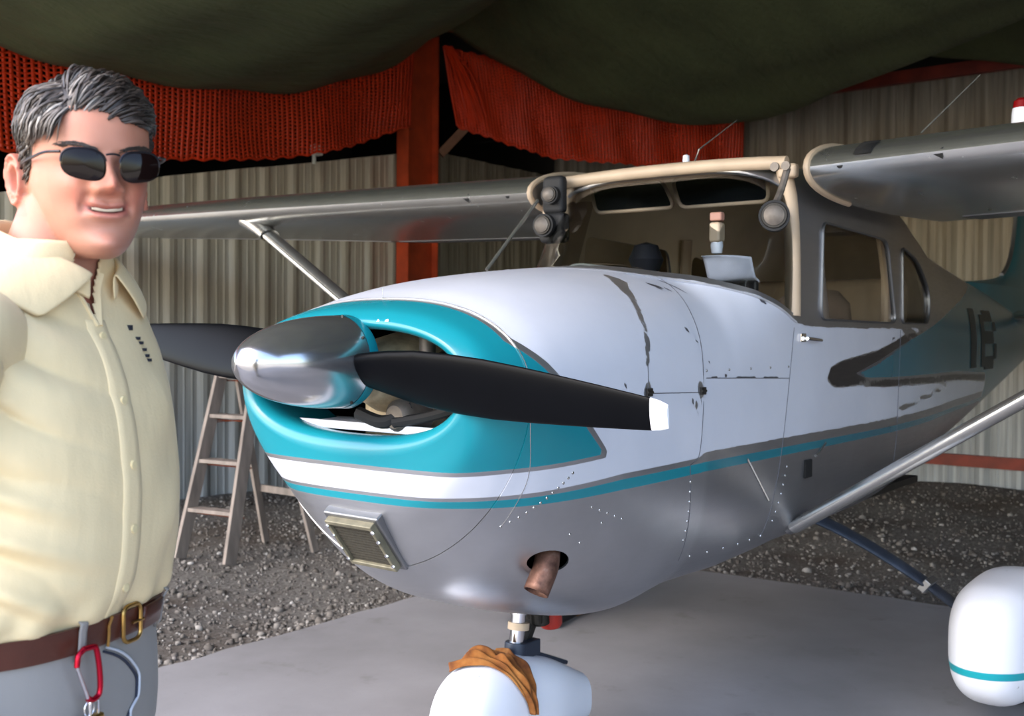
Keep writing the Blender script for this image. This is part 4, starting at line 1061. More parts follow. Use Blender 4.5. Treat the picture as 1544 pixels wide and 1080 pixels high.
# ================================================================== the man (built facing -y in his own frame; head turned to his right)
def skin():
    g = G('skin'); n = g.noise(28, 4); n2 = g.noise(160, 3)
    base = g.mix(n, lin('a66d58'), lin('b47f69')); base = g.mix(g.math('MULTIPLY', g.attr('blush'), .55), base, lin('b4604f'))
    base = g.mix(g.math('MULTIPLY', g.attr('lip'), .8), base, lin('a9605a')); base = g.mix(g.math('MULTIPLY', g.attr('stubble'), .25), base, lin('9a7a70')); base = g.mix(g.attr('mouth'), base, lin('3a1614'))
    g.set(Base_Color=base, Roughness=.5, Subsurface_Weight=.12, Subsurface_Radius=(.012, .004, .002)); g.bump(n2, .12, .001); return g.m
M['skin_human'] = skin()
def fabric(name, a, b_, bump=.25):
    g = G(name); n = g.noise(6, 4); f = g.noise(420, 2); w = g.noise(9, 4, .5, stretch=(1, 1, .45))
    g.set(Base_Color=g.mix(n, lin(a), lin(b_)), Roughness=.85, Sheen_Weight=.1); g.bump(g.math('ADD', g.math('MULTIPLY', f, .05), w), bump, .012); return g.m
M['shirt'] = fabric('cream cotton shirt', 'd9c296', 'e4d1aa', .55)
M['trouser'] = fabric('grey trousers', '85817f', '918d8b', .25)
M['belt'] = simple('brown leather belt', '4a2419', .4, 0, .25, 14, .2, 60)
M['brass'] = simple('worn brass', 'b9975a', .3, 1.0, .15, 30)
M['red_ano'] = simple('red anodised metal', 'b3122e', .22, .75)
person = thing('person', (-1.1763, -.6702, 0), 'person in cream button shirt and sunglasses standing left of the propeller', 'person')
person.rotation_euler = (0, 0, math.radians(-52.55+72.0))
PM = Matrix.Translation(person.location) @ person.rotation_euler.to_matrix().to_4x4()
def pbuild(mb, name, mat, parent=None, **k):  # build in his frame
    ob = mb.build(name, mat, None, **k); return pplace(ob, parent)
def pplace(ob, parent=None):
    ob.matrix_world = PM; parent = parent or person
    ob.parent = parent
    if parent is person: ob.matrix_parent_inverse = Matrix.Identity(4); ob.matrix_basis = Matrix.Identity(4)
    else: ob.matrix_parent_inverse = wmat(parent).inverted(); ob.matrix_basis = PM
    return ob
TZ = [.80, .90, .97, 1.00, 1.012, 1.03, 1.046, 1.08, 1.13, 1.18, 1.232, 1.30, 1.35, 1.40, 1.43, 1.455, 1.475, 1.492, 1.51]
TA = [.178, .182, .176, .172, .172, .184, .188, .188, .187, .186, .186, .188, .188, .180, .162, .126, .090, .074, .068]
TB = [.125, .125, .120, .116, .114, .120, .1255, .131, .134, .1355, .135, .130, .120, .103, .092, .082, .074, .069, .066]
TC = [.02, .012, .0, -.008, -.010, -.012, -.015, -.020, -.024, -.024, -.020, -.012, -.004, .002, .002, -.006, -.018, -.028, -.034]
def torso(z, t, grow=0.0, n=2.35):
    a, b_, c_ = (float(pchip(TZ, q, [z])[0]) for q in (TA, TB, TC)); a += grow; b_ += grow
    s, c = math.sin(t), math.cos(t)
    return Vector((-a*math.copysign(abs(s)**(2/n), s), c_-b_*math.copysign(abs(c)**(2/n), c), z))
def hgt(x, pts): return float(np.interp(x, *zip(*pts)))

# --- head (own frame: chin at z = 0, facing -y)
HZT = [0, .006, .018, .035, .050, .060, .075, .092, .108, .122, .136, .152, .172, .190, .205, .216, .222]
HF = [-.068, -.084, -.094, -.0895, -.093, -.0945, -.094, -.095, -.093, -.097, -.101, -.0995, -.092, -.078, -.058, -.033, -.005]
HB = [.000, .006, .02, .05, .066, .075, .084, .093, .098, .100, .101, .100, .093, .079, .060, .038, .010]
HW = [.022, .034, .046, .057, .063, .0665, .0705, .0735, .0750, .0752, .0762, .0768, .0745, .0665, .053, .034, .008]
def head_pt(z, a):
    f, b_, w = (float(pchip(HZT, q, [z])[0]) for q in (HF, HB, HW))
    s, c = math.sin(a), math.cos(a); n = 2.25; y0 = .012
    x = w*math.copysign(abs(s)**(2/n), s)
    y = y0+(f-y0)*abs(c)**(2/n) if c > 0 else y0+(b_-y0)*abs(c)**(2/2.1)
    if c > 0:
        k = min(1, c*2.2); ax = abs(x); e = math.exp
        A = hgt(z, [(.0, 0), (.070, 0), (.0745, .004), (.0785, .019), (.0835, .0300), (.090, .0275), (.099, .0205), (.108, .0140), (.116, .0085), (.126, .002), (.132, 0)])
        sw = hgt(z, [(.07, .010), (.080, .0095), (.087, .0095), (.095, .008), (.108, .0068), (.118, .008), (.13, .010)])
        d = A*e(-(x/sw)**2*.6)
        d += .0105*e(-((ax-.0155)/.0060)**2-((z-.0805)/.0062)**2)
        d -= .0095*e(-((ax-.033)/.014)**2-((z-.110)/.0085)**2)
        d += .0035*e(-((ax-.030)/.020)**2-((z-.128)/.0065)**2)
        d += .0065*e(-((ax-.043)/.016)**2-((z-.083)/.015)**2)
        d -= .0075*e(-((ax-(.023+.26*(.080-z)))/.0042)**2)*(1 if .05 < z < .082 else 0)*min(1, max(0, (z-.05)/.008))*min(1, max(0, (.082-z)/.008))
        zm = .0565+7*x*x; mw = max(0, 1-(ax/.029)**4)
        d += .0055*e(-((z-zm-.0062)/.0036)**2)*mw*(1-.25*e(-(x/.004)**2)); d += .0075*e(-((z-zm+.0075)/.0042)**2)*max(0, 1-(ax/.024)**4)
        d -= .0125*e(-((z-zm+.0002)/.0030)**2)*max(0, 1-(ax/.0265)**6)
        d -= .003*e(-((ax-.031)/.004)**2-((z-zm)/.005)**2)
        d += .0060*e(-(x/.016)**2-((z-.017)/.010)**2)
        d -= .0022*e(-((ax-.0)/.0035)**2-((z-.068)/.004)**2)
        d += .0035*e(-((ax-.040)/.014)**2-((z-.045)/.014)**2)
        y -= d*k
    return (x, y, z)
HEAD = Matrix.Translation((.022, -.078, 1.474)) @ Matrix.Rotation(math.radians(-36), 4, 'Z') @ Matrix.Rotation(math.radians(-2.0), 4, 'Y') @ Matrix.Rotation(math.radians(3.0), 4, 'X') @ Matrix.Diagonal((.95, .97, 1.03, 1))
NA, NZ = 200, 120
hz = [.222*(1-math.cos(PI*k/(NZ-1)))/2*.35+.222*k/(NZ-1)*.65 for k in range(NZ)]
ha = [2*PI*k/NA-.55*math.sin(2*PI*k/NA) for k in range(NA)]
hrows = [[Vector(head_pt(z, a)) for a in ha] for z in hz]
body = MB()
def addh(rows, cap=True):
    k = len(body.v); n = len(rows[0]); body.grid([[HEAD @ p for p in r] for r in rows], closed_v=True)
    body.f += [tuple(k+j for j in range(n-1, -1, -1)), tuple(k+(len(rows)-1)*n+j for j in range(n))]; body.mi += [0, 0]
addh(hrows)
def ear(side):
    rows = []
    for q, h in ((0, -.006), (.25, -.007), (.42, -.002), (.58, .007), (.68, .006), (.78, -.001), (.88, .009), (.96, .010), (1.02, .006), (1.03, -.002), (.95, -.008), (.7, -.012), (.3, -.016)):
        r = []
        for j in range(28):
            a = 2*PI*j/28; ry = .0175*(1+.18*math.sin(a)); y = q*ry*math.cos(a); z = q*.032*math.sin(a)
            r.append(Matrix.Translation((side*.0745, .026, .097)) @ Matrix.Rotation(side*math.radians(-18), 4, 'Z') @ Matrix.Rotation(math.radians(-8), 4, 'X') @ Vector((side*(h+.004), y+.010, z)))
        rows.append(r)
    addh(rows)
ear(1); ear(-1)
# neck
rows = []
for k in range(9):
    t = k/8; z = 1.415+.135*t; r = .074-.014*math.sin(min(1, t*1.3)*PI/2); cx, cy = .006+.012*t, -.004-.052*t
    rows.append([Vector((cx+r*.98*math.cos(a), cy+r*1.02*math.sin(a), z)) for a in np.linspace(0, 2*PI, 40, endpoint=False)])
k0 = len(body.v); body.grid(rows, closed_v=True); body.f += [tuple(k0+j for j in range(39, -1, -1)), tuple(k0+8*40+j for j in range(40))]; body.mi += [0, 0]
# trunk under the shirt
rows = [[torso(z, t, -.007) for t in np.linspace(0, 2*PI, 72, endpoint=False)] for z in np.linspace(.86, 1.468, 40)]
k0 = len(body.v); body.grid(rows, closed_v=True); body.f += [tuple(k0+j for j in range(71, -1, -1)), tuple(k0+39*72+j for j in range(72))]; body.mi += [0, 0]
ARM = {-1: [(-.130, -.035, 1.385), (-.172, -.046, 1.372), (-.204, -.035, 1.30), (-.220, -.005, 1.15), (-.232, -.01, 1.02), (-.226, -.06, .90), (-.222, -.075, .85)],
       1: [(.112, .05, 1.38), (.142, .082, 1.365), (.158, .115, 1.29), (.165, .14, 1.15), (.165, .12, 1.02), (.172, .065, .90), (.170, .05, .85)]}
AR = [.042, .050, .050, .040, .038, .030, .026]
LEG = {-1: [(-.092, .01, .90), (-.098, .0, .70), (-.102, -.01, .48), (-.106, .01, .25), (-.110, .02, .08)], 1: [(.092, .01, .90), (.098, .0, .70), (.104, -.01, .48), (.110, .01, .25), (.114, .02, .08)]}
LR = [.088, .076, .056, .052, .036]
for s in (-1, 1):
    p = catmull(ARM[s], 24); r = pchip(range(7), AR, np.linspace(0, 6, 24)); body.tube(p.tolist(), r.tolist(), 16)
    p = catmull(LEG[s], 26); r = pchip(range(5), LR, np.linspace(0, 4, 26)); body.tube(p.tolist(), r.tolist(), 18)
    foot = catmull([(LEG[s][4][0], .045, .050), (LEG[s][4][0], -.04, .040), (LEG[s][4][0]+s*.010, -.15, .026)], 10); body.tube(foot.tolist(), [.030]*5+[.028, .024, .020, .016, .012], 14)
    # hand hanging: palm, four unequal curled fingers, thumb from the side
    w = Vector(ARM[s][6]); dn = Vector((0, -.15, -1)).normalized(); fw = Vector((0, -1, .15)).normalized(); inn = Vector((-s, 0, 0))
    rows = []
    for t in np.linspace(0, 1, 9):
        c_ = w+dn*(.005+.092*t); hw = .024+.019*math.sin(min(1, t*1.2)*PI/2); th = .016-.004*t
        rows.append([c_+fw*(hw*math.cos(a))+inn*(th*math.sin(a)) for a in np.linspace(0, 2*PI, 20, endpoint=False)])
    k0 = len(body.v); body.grid(rows, closed_v=True); body.f += [tuple(k0+j for j in range(19, -1, -1)), tuple(k0+8*20+j for j in range(20))]; body.mi += [0, 0]
    for q, L in ((-.031, .064), (-.0105, .078), (.0105, .084), (.031, .072)):
        b0 = w+dn*.088+fw*q; pts = [b0, b0+dn*L*.42+inn*.004, b0+dn*L*.74+inn*.016, b0+dn*L*.92+inn*.032]
        body.tube(catmull([tuple(v) for v in pts], 10).tolist(), [.0092, .009, .0088, .0086, .0084, .0082, .008, .0078, .0072, .005], 10)
    b0 = w+dn*.03+fw*.026; pts = [b0, b0+dn*.026+fw*.020+inn*.008, b0+dn*.052+fw*.026+inn*.016, b0+dn*.075+fw*.024+inn*.022]
    body.tube(catmull([tuple(v) for v in pts], 10).tolist(), [.0135, .013, .012, .0115, .011, .0105, .010, .0098, .009, .006], 10)
bo = body.build('b', M['skin_human'], None, True, angle=0)
md = bo.modifiers.new('r', 'REMESH'); md.mode = 'VOXEL'; md.voxel_size = .0027; md.adaptivity = 0
md = bo.modifiers.new('s', 'SMOOTH'); md.factor = .5; md.iterations = 2
me = bake(bo); drop(bo); me.name = 'body'; me.materials.clear(); me.materials.append(M['skin_human'])
c = coords(me); Hi = np.array(HEAD.inverted()); h = c@Hi[:3, :3].T+Hi[:3, 3]; hx, hy, hzz = h[:, 0], h[:, 1], h[:, 2]; ax = np.abs(hx); fr = (hy < -.05) & (hzz > -.01)
zm = .0565+7*hx*hx
lip = np.clip(1.3-np.abs(hzz-zm+.001)/.0085, 0, 1)*np.clip((.029-ax)/.004, 0, 1)*fr
mouth = np.clip(1.6-np.abs(hzz-zm+.0005)/.0022, 0, 1)*np.clip((.025-ax)/.003, 0, 1)*fr
bl = np.exp(-((ax-.045)/.02)**2-((hzz-.075)/.02)**2)*fr+np.exp(-(hx/.016)**2-((hzz-.083)/.012)**2)*fr+.8*(ax > .078)*(hzz > .05)+.35*np.exp(-(hx/.03)**2-((hzz-.015)/.02)**2)*fr
bl = bl+.5*((hzz < -.02) & (c[:, 2] > 1.35))
stb = np.clip((.055-hzz)/.02, 0, 1)*((hy < .02) & (hzz > -.02))
for n_, v in (('lip', lip), ('mouth', mouth), ('blush', np.clip(bl, 0, 1)), ('stubble', stb)): fattr(me, n_, v)
bo = put('body', me, None, True, angle=0); pplace(bo)
def hbuild(mb, name, mat, parent=None, **k):
    mb.v = [tuple(HEAD @ Vector(p)) for p in mb.v]; return pbuild(mb, name, mat, parent, **k)
# teeth glimpsed in the smile
mb = MB(); xs_ = np.linspace(-.019, .019, 24); mb.grid([[(x, -.0900+9*x*x, .0565+7*x*x+.0042) for x in xs_], [(x, -.0903+9*x*x, .0565+7*x*x-.0010) for x in xs_]]); hbuild(mb, 'teeth', simple('teeth', 'cdbfaa', .3), bo, solid=.002)
for s in (-1, 1):
    mb = MB(); mb.lathe([(.012*math.cos(a), .012*math.sin(a)) for a in np.linspace(0, PI, 14)], (s*.032, -.072, .110), 'y', 20); hbuild(mb, 'eye', M['white'], bo)
# hair: a scalp cap and many combed locks
from mathutils.kdtree import KDTree
kd = KDTree(NA*NZ); flat = [p for r in hrows for p in r]
for i, p in enumerate(flat): kd.insert(p, i)
kd.balance()
def hnorm(i, j):
    p = hrows[i][j]; a = hrows[min(i+1, NZ-1)][j]-hrows[max(i-1, 0)][j]; b_ = hrows[i][(j+1) % NA]-hrows[i][j-1]; n = b_.cross(a)
    return n.normalized() if n.length > 1e-9 else Vector((0, 0, 1))
NRM = [hnorm(i, j) for i in range(NZ) for j in range(NA)]
for i, n in enumerate(NRM):
    if n.dot(flat[i]-Vector((0, .005, .11))) < 0: NRM[i] = -n
def hairy(p):                                # >0 inside the hair region (frame of the head)
    x, y, z = p
    front = z-(.166-.075*min(abs(x), .05)+(.005 if x < 0 else -.004))
    if y < -.045: return front
    ax_ = abs(x)
    side = z-np.interp(y, [-.06, -.045, -.03, -.012, .004, .012, .034, .05, .075, .11], [.164, .156, .136, .098, .096, .136, .128, .070, .040, .034])
    return min(side, .02)
cap = MB(); CV = []
for i in range(NZ):
    for j in range(NA):
        k = i*NA+j; v = hairy(flat[k]); e = max(0, min(1, v/.014)); top = np.interp(flat[k].z, [.1, .16, .21], [.003, .003, .003]); CV.append(flat[k]+NRM[k]*(top*e-.002 if v > 0 else -.006))
cap.v = [tuple(p) for p in CV]; cap.f = [(i*NA+j, i*NA+(j+1) % NA, (i+1)*NA+(j+1) % NA, (i+1)*NA+j) for i in range(NZ-1) for j in range(NA)]
cap.f.append(tuple((NZ-1)*NA+j for j in range(NA)))
keep = [f for f in cap.f if any(hairy(flat[q]) > -.002 for q in f)]; cap.f = keep; cap.mi = [0]*len(keep)
def hair_mat():
    g = G('greying dark hair'); t = g.attr('tone'); n = g.noise(60, 3)
    g.set(Base_Color=g.ramp(g.math('ADD', g.math('MULTIPLY', n, .25), g.math('SUBTRACT', t, .12)), [(.0, lin('1f1a18')), (.4, lin('3d342f')), (.7, lin('6c635d')), (1, lin('b9b3ad'))]), Roughness=.38); return g.m
M['hair'] = hair_mat()
ncap = len(cap.v); tone = [.15]*ncap
cand = [k for k in range(NA*NZ) if hairy(flat[k]) > .001]
wts = [max(.02, math.sin(math.acos(max(-1, min(1, NRM[k].z))))) for k in cand]
roots = R_.choices(cand, wts, k=3200)
def comb(p):
    x, y, z = p
    top = min(1, max(0, (z-.150)/.035)) if y > -.03 else min(1, max(0, (z-.138)/.02))
    sidev = Vector((0, .9, -.55)) if y > -.02 else Vector((0, .8, -.75))
    topv = Vector((.75, .65, .10)) if x > -.040 else Vector((-.25, .35, -.85))
    if y > .03: topv = Vector((.3, .8, -.4))
    return sidev*(1-top)+topv*top
for k in roots:
    p = flat[k]+Vector((R_.gauss(0, .0012), R_.gauss(0, .0012), R_.gauss(0, .0012))); x, y, z = p
    topk = min(1, max(0, (z-.150)/.035)); L = .022+.034*topk; lift = .003+.005*topk+R_.uniform(-.003, .004)
    if z > .165 and y < -.04: lift += .005*R_.random()
    pts = [p]; q = p.copy(); jit = Vector((R_.gauss(0, .18), R_.gauss(0, .18), R_.gauss(0, .12)))
    for s_i in range(1, 7):
        _, idx, _ = kd.find(q); n = NRM[idx]; d = comb(q)+jit; d = (d-n*d.dot(n)).normalized(); q = q+d*(L/6)
        co_, idx, _ = kd.find(q); n = NRM[idx]; hgt_ = lift*math.sin(min(1, s_i/4.0)*PI/2)*(1 if s_i < 5 else .88); q = co_+n*hgt_+(q-co_)-n*(q-co_).dot(n)
        pts.append(q.copy())
    r0 = R_.uniform(.0009, .0019); n0 = len(cap.v); cap.tube([tuple(v) for v in pts], [r0, r0*1.1, r0*1.1, r0, r0*.85, r0*.6, r0*.15], 4, cap=False)
    grey = .10+.42*R_.random()**2; 
    if z < .145: grey += .25*R_.random()
    if x < -.02 and y < -.02 and R_.random() < .35: grey += .45
    tone += [min(1, grey)]*(len(cap.v)-n0)
ho = hbuild(cap, 'hair', M['hair'], bo, fixn=False, angle=0); fattr(ho.data, 'tone', tone)
# eyebrows
mb = MB()
for s in (-1, 1):
    for k in range(70):
        t = R_.random(); x = .012+.040*t; z = .1255+.006*math.sin(t*2.4)+R_.uniform(-.002, .002); p = Vector(head_pt(z, math.asin(min(.99, (x/.0755))**1.1)))
        p = Vector((s*p.x, p.y-.001, z)); mb.tube([tuple(p), tuple(p+Vector((s*.006, .0008, .0022))), tuple(p+Vector((s*.010, .003, .001)))], [.0006, .0006, .0001], 4, cap=False)
ob = hbuild(mb, 'eyebrows', M['hair'], bo, fixn=False, angle=0); fattr(ob.data, 'tone', [.35]*len(ob.data.vertices)); tag(ob, kind='stuff')
# sunglasses
M['frame'] = simple('dark metal spectacle frame', '2a2a30', .3, .8)
g = G('dark brown lens'); g.set(Base_Color=lin('140b0a'), Roughness=.05, Specular_IOR_Level=.22); M['lens'] = g.m
def gy(x): return -.1175+2.4*x*x
gl = MB()
def lens_outline(s, n=40):
    pts = []
    for k in range(n):
        a = 2*PI*k/n; c, s_ = math.cos(a), math.sin(a); e = 2/2.8; u = .0262*math.copysign(abs(c)**e, c); v = .0172*math.copysign(abs(s_)**e, s_)
        v *= (1.0 if v > 0 else 1.08-.25*(u/.0262)*(-1 if False else 1)*.6); pts.append((s*(.0345+u), .1085+v+.0012*(u/.0262)))
    return pts
for s in (-1, 1):
    L = lens_outline(s); gl.tube([(x, gy(x)-.0005, z) for x, z in L if z > .1085], .0013, 6)
gl.tube([(x, gy(x)-.001, .1185+.0025*math.cos(x/.0075)) for x in np.linspace(-.0085, .0085, 9)], .0014, 6)
sg = hbuild(gl, 'sunglasses', M['frame'], person)
for s in (-1, 1):
    L = lens_outline(s); mb = MB(); cx, cz = s*.0345, .1085
    rows = [[(cx+(x-cx)*q, gy(cx+(x-cx)*q)-.0022*(1-q*q), cz+(z-cz)*q) for x, z in L] for q in (.02, .3, .55, .75, .9, 1)]
    mb.grid(rows, closed_v=True); mb.f.append(tuple(range(len(L)))); mb.mi.append(0); hbuild(mb, 'lens', M['lens'], sg, angle=0, solid=.0015)
    mb = MB(); mb.tube(catmull([(s*.0605, gy(.0605), .121), (s*.072, -.096, .121), (s*.0775, -.06, .119), (s*.0795, .005, .114), (s*.079, .03, .102)], 22).tolist(), [.0022]*18+[.002]*4, 8, flat=.8); hbuild(mb, 'temple_arm', M['frame'], sg)

# --- shirt
def ridge(v): return 1-abs(2*(v-math.floor(v))-1)
def folds(z, t):
    d = 0.0
    tt = t if t < PI else t-2*PI                      # t>0 : his right side (towards the camera)
    up = max(0, min(1, (z-1.19)/.10))*max(0, min(1, (1.47-z)/.05))
    q = (z-1.20)*36-tt*4.2+.5*math.sin(tt*3+z*9)   # long folds falling from the shoulder to the placket
    d += .0210*up*(abs(math.sin(q))**.7-.5)*(.55+.45*math.sin(q*.37+tt*2))*max(0, 1-abs(tt-.80)/.95)
    d += .0028*up*math.sin(q*2.7+1.1)*max(0, 1-abs(tt-.8)/.8)
    lo = max(0, min(1, (1.28-z)/.08))
    q2 = (z-1.0)*24-tt*2.6+.6*math.sin(tt*2.7+z*14)
    d += .0090*lo*(abs(math.sin(q2))**.7-.5)*max(0, 1-abs(tt-1.0)/1.1)
    for z0, sl, am, c0, wd in ((1.215, -.06, .008, 1.15, .5), (1.165, -.06, .010, 1.1, .6), (1.115, -.08, .009, .95, .7), (1.27, .07, .008, 1.2, .3), (1.245, .02, .006, 1.35, .25)):
        zl = z0+sl*(1.3-tt); d += am*math.exp(-((z-zl)/.010)**2)*math.exp(-((tt-c0)/wd)**2)-am*.8*math.exp(-((z-zl+.020)/.010)**2)*math.exp(-((tt-c0)/wd)**2)
    d += .005*math.sin(tt*15+z*5)*max(0, 1-abs(z-1.036)/.03)
    d += .004*math.sin(z*46+tt*2)*max(0, 1-abs(tt+.45)/.3)*max(0, min(1, (1.40-z)/.05))
    return d
NTS = 200
def tpar(k): u = 2*PI*k/NTS; return u-.25*math.sin(u)
zs = np.concatenate([[1.004, 1.012, 1.018], np.linspace(1.024, 1.06, 9), np.linspace(1.068, 1.47, 90), [1.478, 1.486, 1.492]])
rows = [[torso(z, tpar(k), .004+folds(z, tpar(k)) if z > 1.02 else -.001) for k in range(NTS)] for z in zs]
mb = MB(); mb.grid(rows, closed_v=True)
def vopen(p): return p[2] > 1.392 and abs(p[0]+.003) < min((p[2]-1.392)*.40+.001, .026) and p[1] < 0
mb.f = [f for f in mb.f if not all(vopen(mb.v[q]) for q in f)]; mb.mi = [0]*len(mb.f)
sh = pbuild(mb, 'shirt', M['shirt'], person, fixn=False, angle=0, solid=.002)
for s in (-1, 1):                            # sleeves
    A = [Vector(p) for p in ARM[s]]; pts = [A[0]+Vector((s*-.01, 0, -.02))]+A[1:]; pts[-1] = pts[-1]+Vector((0, .002, .012))
    p = catmull([tuple(q) for q in pts], 44); rr = pchip(range(7), [.062, .072, .068, .060, .054, .044, .040], np.linspace(0, 6, 44))
    rows = []
    for i in range(44):
        q = Vector(p[i]); d = Vector(p[min(i+1, 43)]-p[max(i-1, 0)]).normalized(); e1 = d.cross(Vector((0, 1, 0))).normalized(); e2 = d.cross(e1)
        wr = .004*max(0, 1-abs(i-22)/16)
        rows.append([q+(e1*math.cos(a)+e2*math.sin(a)*1.12)*(rr[i]+wr*math.sin(i*1.1+2*math.sin(a*1.5))+.002*math.sin(a*3+i*.3)) for a in np.linspace(0, 2*PI, 48, endpoint=False)])
    mb = MB(); mb.grid(rows, closed_v=True); pbuild(mb, 'sleeve', M['shirt'], sh, fixn=False, angle=0, solid=.002)
    ring_ = rows[9]; mb = MB(); mb.tube([tuple(v) for v in rows[8]], .0018, 5, closed=True); pbuild(mb, 'armhole_seam', M['shirt'], sh)
    mb = MB(); mb.grid([[v+(v-Vector(p[i]))*.05 for v in rows[i]] for i in range(37, 44)], closed_v=True); pbuild(mb, 'cuff', M['shirt'], sh, fixn=False, solid=.003)
# collar: stand and fold-down leaves with points
def collar():
    rows = [[], [], [], [], [], []]
    N = 81
    for k in range(N):
        s = -1+2*k/(N-1); fr_ = abs(s); sg_ = 1 if s >= 0 else -1
        ang = s*math.radians(163)                                       # 0 = nape, +-1 = front opening
        dx, dy = math.sin(ang), math.cos(ang); cx, cy = .010, -.036; ex, ey = .0715, .0735
        zt = 1.524-.072*fr_**1.5; zb = zt-.034
        leaf = .034+.024*max(0, (fr_-.5)/.5)**1.6
        t = -sg_*(PI-abs(ang)); spread = max(0, (fr_-.6)/.4)
        top = Vector((cx+ex*dx, cy+ey*dy, zt)); b0 = Vector((cx+(ex+.002)*dx, cy+(ey+.002)*dy, zb))
        out = Vector((dx, dy, 0)).normalized()
        ze = zt-leaf; te = t-sg_*.16*spread**1.5
        end = torso(ze, te, .012)
        q = Vector((top.x, top.y, 0)); 
        if (Vector((end.x-cx, end.y-cy, 0))).length < ex+.012: end = Vector((cx+(ex+.014)*dx, cy+(ey+.014)*dy, ze))
        m1 = top+out*.008+Vector((0, 0, -.003)); m2 = m1.lerp(end, .5)+out*.005
        for r, p in zip(rows, (b0, top, top+out*.004+Vector((0, 0, .0015)), m1, m2, end)): r.append(p)
    mb = MB(); mb.grid(rows); return mb
pbuild(collar(), 'collar', M['shirt'], sh, fixn=False, angle=0, solid=.003, subsurf=1)
for sg_ in (-1, 1):                           # folded edges of the open neck
    q = []
    for z in np.linspace(1.388, 1.455, 12):
        x = -.003+sg_*((z-1.392)*.40+.003); t = math.asin(max(-1, min(1, -x/.17)))*.8; p = torso(z, t, .006); p.x = x; q.append(tuple(p))
    mb = MB(); mb.tube(q, .0048, 8, flat=.6); pbuild(mb, 'neck_edge', M['shirt'], sh)
# placket with buttons, pocket, yoke seam, stitched mark
mb = MB(); rows = []
for z in np.linspace(1.018, 1.395, 70):
    r = []
    for x in (-.020, -.018, -.008, .004, .014, .016):
        t = math.asin(max(-1, min(1, -x/.19)))*.75; p = torso(z, t, .0056+folds(z, t)); p.x = x-.003; r.append(p)
    r[0].y += .004; r[-1].y += .004; rows.append(r)
mb.grid(rows); pbuild(mb, 'placket', M['shirt'], sh, fixn=False, angle=0, solid=.002)
for z in (1.375, 1.295, 1.215, 1.135, 1.06):
    p = torso(z, 0, .0080+folds(z, 0)); mb = MB(); mb.lathe([(.002, .0055), (-.001, .0055), (-.0015, .004), (-.0008, 0)], (p.x-.003, p.y, z), 'y', 16); pbuild(mb, 'button', simple('cream button', 'd9c79c', .35) if 'cream button' not in bpy.data.materials else bpy.data.materials['cream button'], sh)
mb = MB()
for z, x in ((1.386, .058), (1.372, .068), (1.366, .073), (1.357, .077), (1.349, .082), (1.343, .085)):
    t = -math.asin(min(1, x/.19))*.85; p = torso(z, t, .006+folds(z, t)); mb.box(p, (.006, .005, .004 if z < 1.38 else .007))
tag(pbuild(mb, 'stitched_mark', simple('dark navy thread', '1c1f2c', .8), sh), kind='stuff')
# --- belt, trousers, shoes
def ringpts(z, grow, n=96): return [torso(z, 2*PI*k/n, grow) for k in range(n)]
mb = MB(); rows = [ringpts(z, g_) for z, g_ in ((.990, .004), (.990, .0095), (.994, .011), (1.020, .011), (1.024, .0095), (1.024, .004))]; mb.grid(rows, closed_v=True)
bt = pbuild(mb, 'belt', M['belt'], person, angle=50)
p = torso(1.007, -.10, .013); mb = MB(); mb.tube([(p.x+u, p.y-.003, 1.007+v) for u, v in rounded_rect(.034, .046, .010)], .0028, 8, closed=True); mb.tube([(p.x, p.y-.004, 1.007), (p.x+.022, p.y-.004, 1.007)], .002, 6); pbuild(mb, 'buckle', M['brass'], bt)
mb = MB(); rows = [[torso(z, -.20-.30*u, .015) for u in np.linspace(0, 1, 10)] for z in (.992, 1.022)]; mb.grid(rows); pbuild(mb, 'belt_tongue', M['belt'], bt, solid=.004)
mb = MB(); p = torso(1.012, .17, .014); mb.tube([tuple(torso(z, .06+.0*z, .014)) for z in (.988, 1.0, 1.014, 1.026)], .0022, 8); pbuild(mb, 'keeper_ring', M['brass'], bt)
mb = MB(); NL = 40
rows = [[torso(z, 2*PI*k/80, .001+g_) for k in range(80)] for z, g_ in ((1.02, .0), (1.0, .002), (.97, .006), (.93, .010), (.88, .014), (.84, .014))]
mb.grid(rows, closed_v=True); mb.f += [tuple(range(79, -1, -1)), tuple(5*80+j for j in range(80))]; mb.mi += [0, 0]
for s in (-1, 1):
    p = catmull([(s*.088, .0, .90), (s*.096, .0, .70), (s*.104, -.005, .48), (s*.110, .01, .25), (s*.113, .012, .07)], 30); r = pchip(range(5), [.098, .098, .084, .076, .080], np.linspace(0, 4, 30)); mb.tube(p.tolist(), r.tolist(), 28)
to = mb.build('t', M['trouser']); md = to.modifiers.new('r', 'REMESH'); md.mode = 'VOXEL'; md.voxel_size = .007; md = to.modifiers.new('s', 'SMOOTH'); md.iterations = 8
me = bake(to); drop(to); me.name = 'trousers'; me.materials.clear(); me.materials.append(M['trouser']); tr = put('trousers', me, None, True, angle=0); pplace(tr)
def tr_pt(z, t, out=.0): return torso(z, t, out+float(np.interp(z, [.84, .88, .93, .97, 1.0], [.015, .015, .011, .007, .003])))
for t in (.27, -.6, 1.7, -1.7, PI): # belt loops
    mb = MB(); rows = [[torso(z, t+u, g_) for u in (-.028, -.01, .01, .028)] for z, g_ in ((.978, .008), (.986, .014), (1.0, .0145), (1.018, .0145), (1.028, .014), (1.032, .006))]; mb.grid(rows); pbuild(mb, 'belt_loop', M['trouser'], tr, fixn=False, solid=.002)
mb = MB(); cp_ = [tuple(tr_pt(z, t, .003)) for z, t in ((.985, .04), (.972, -.05), (.952, -.16), (.925, -.24), (.905, -.23), (.885, -.14), (.86, -.17))]
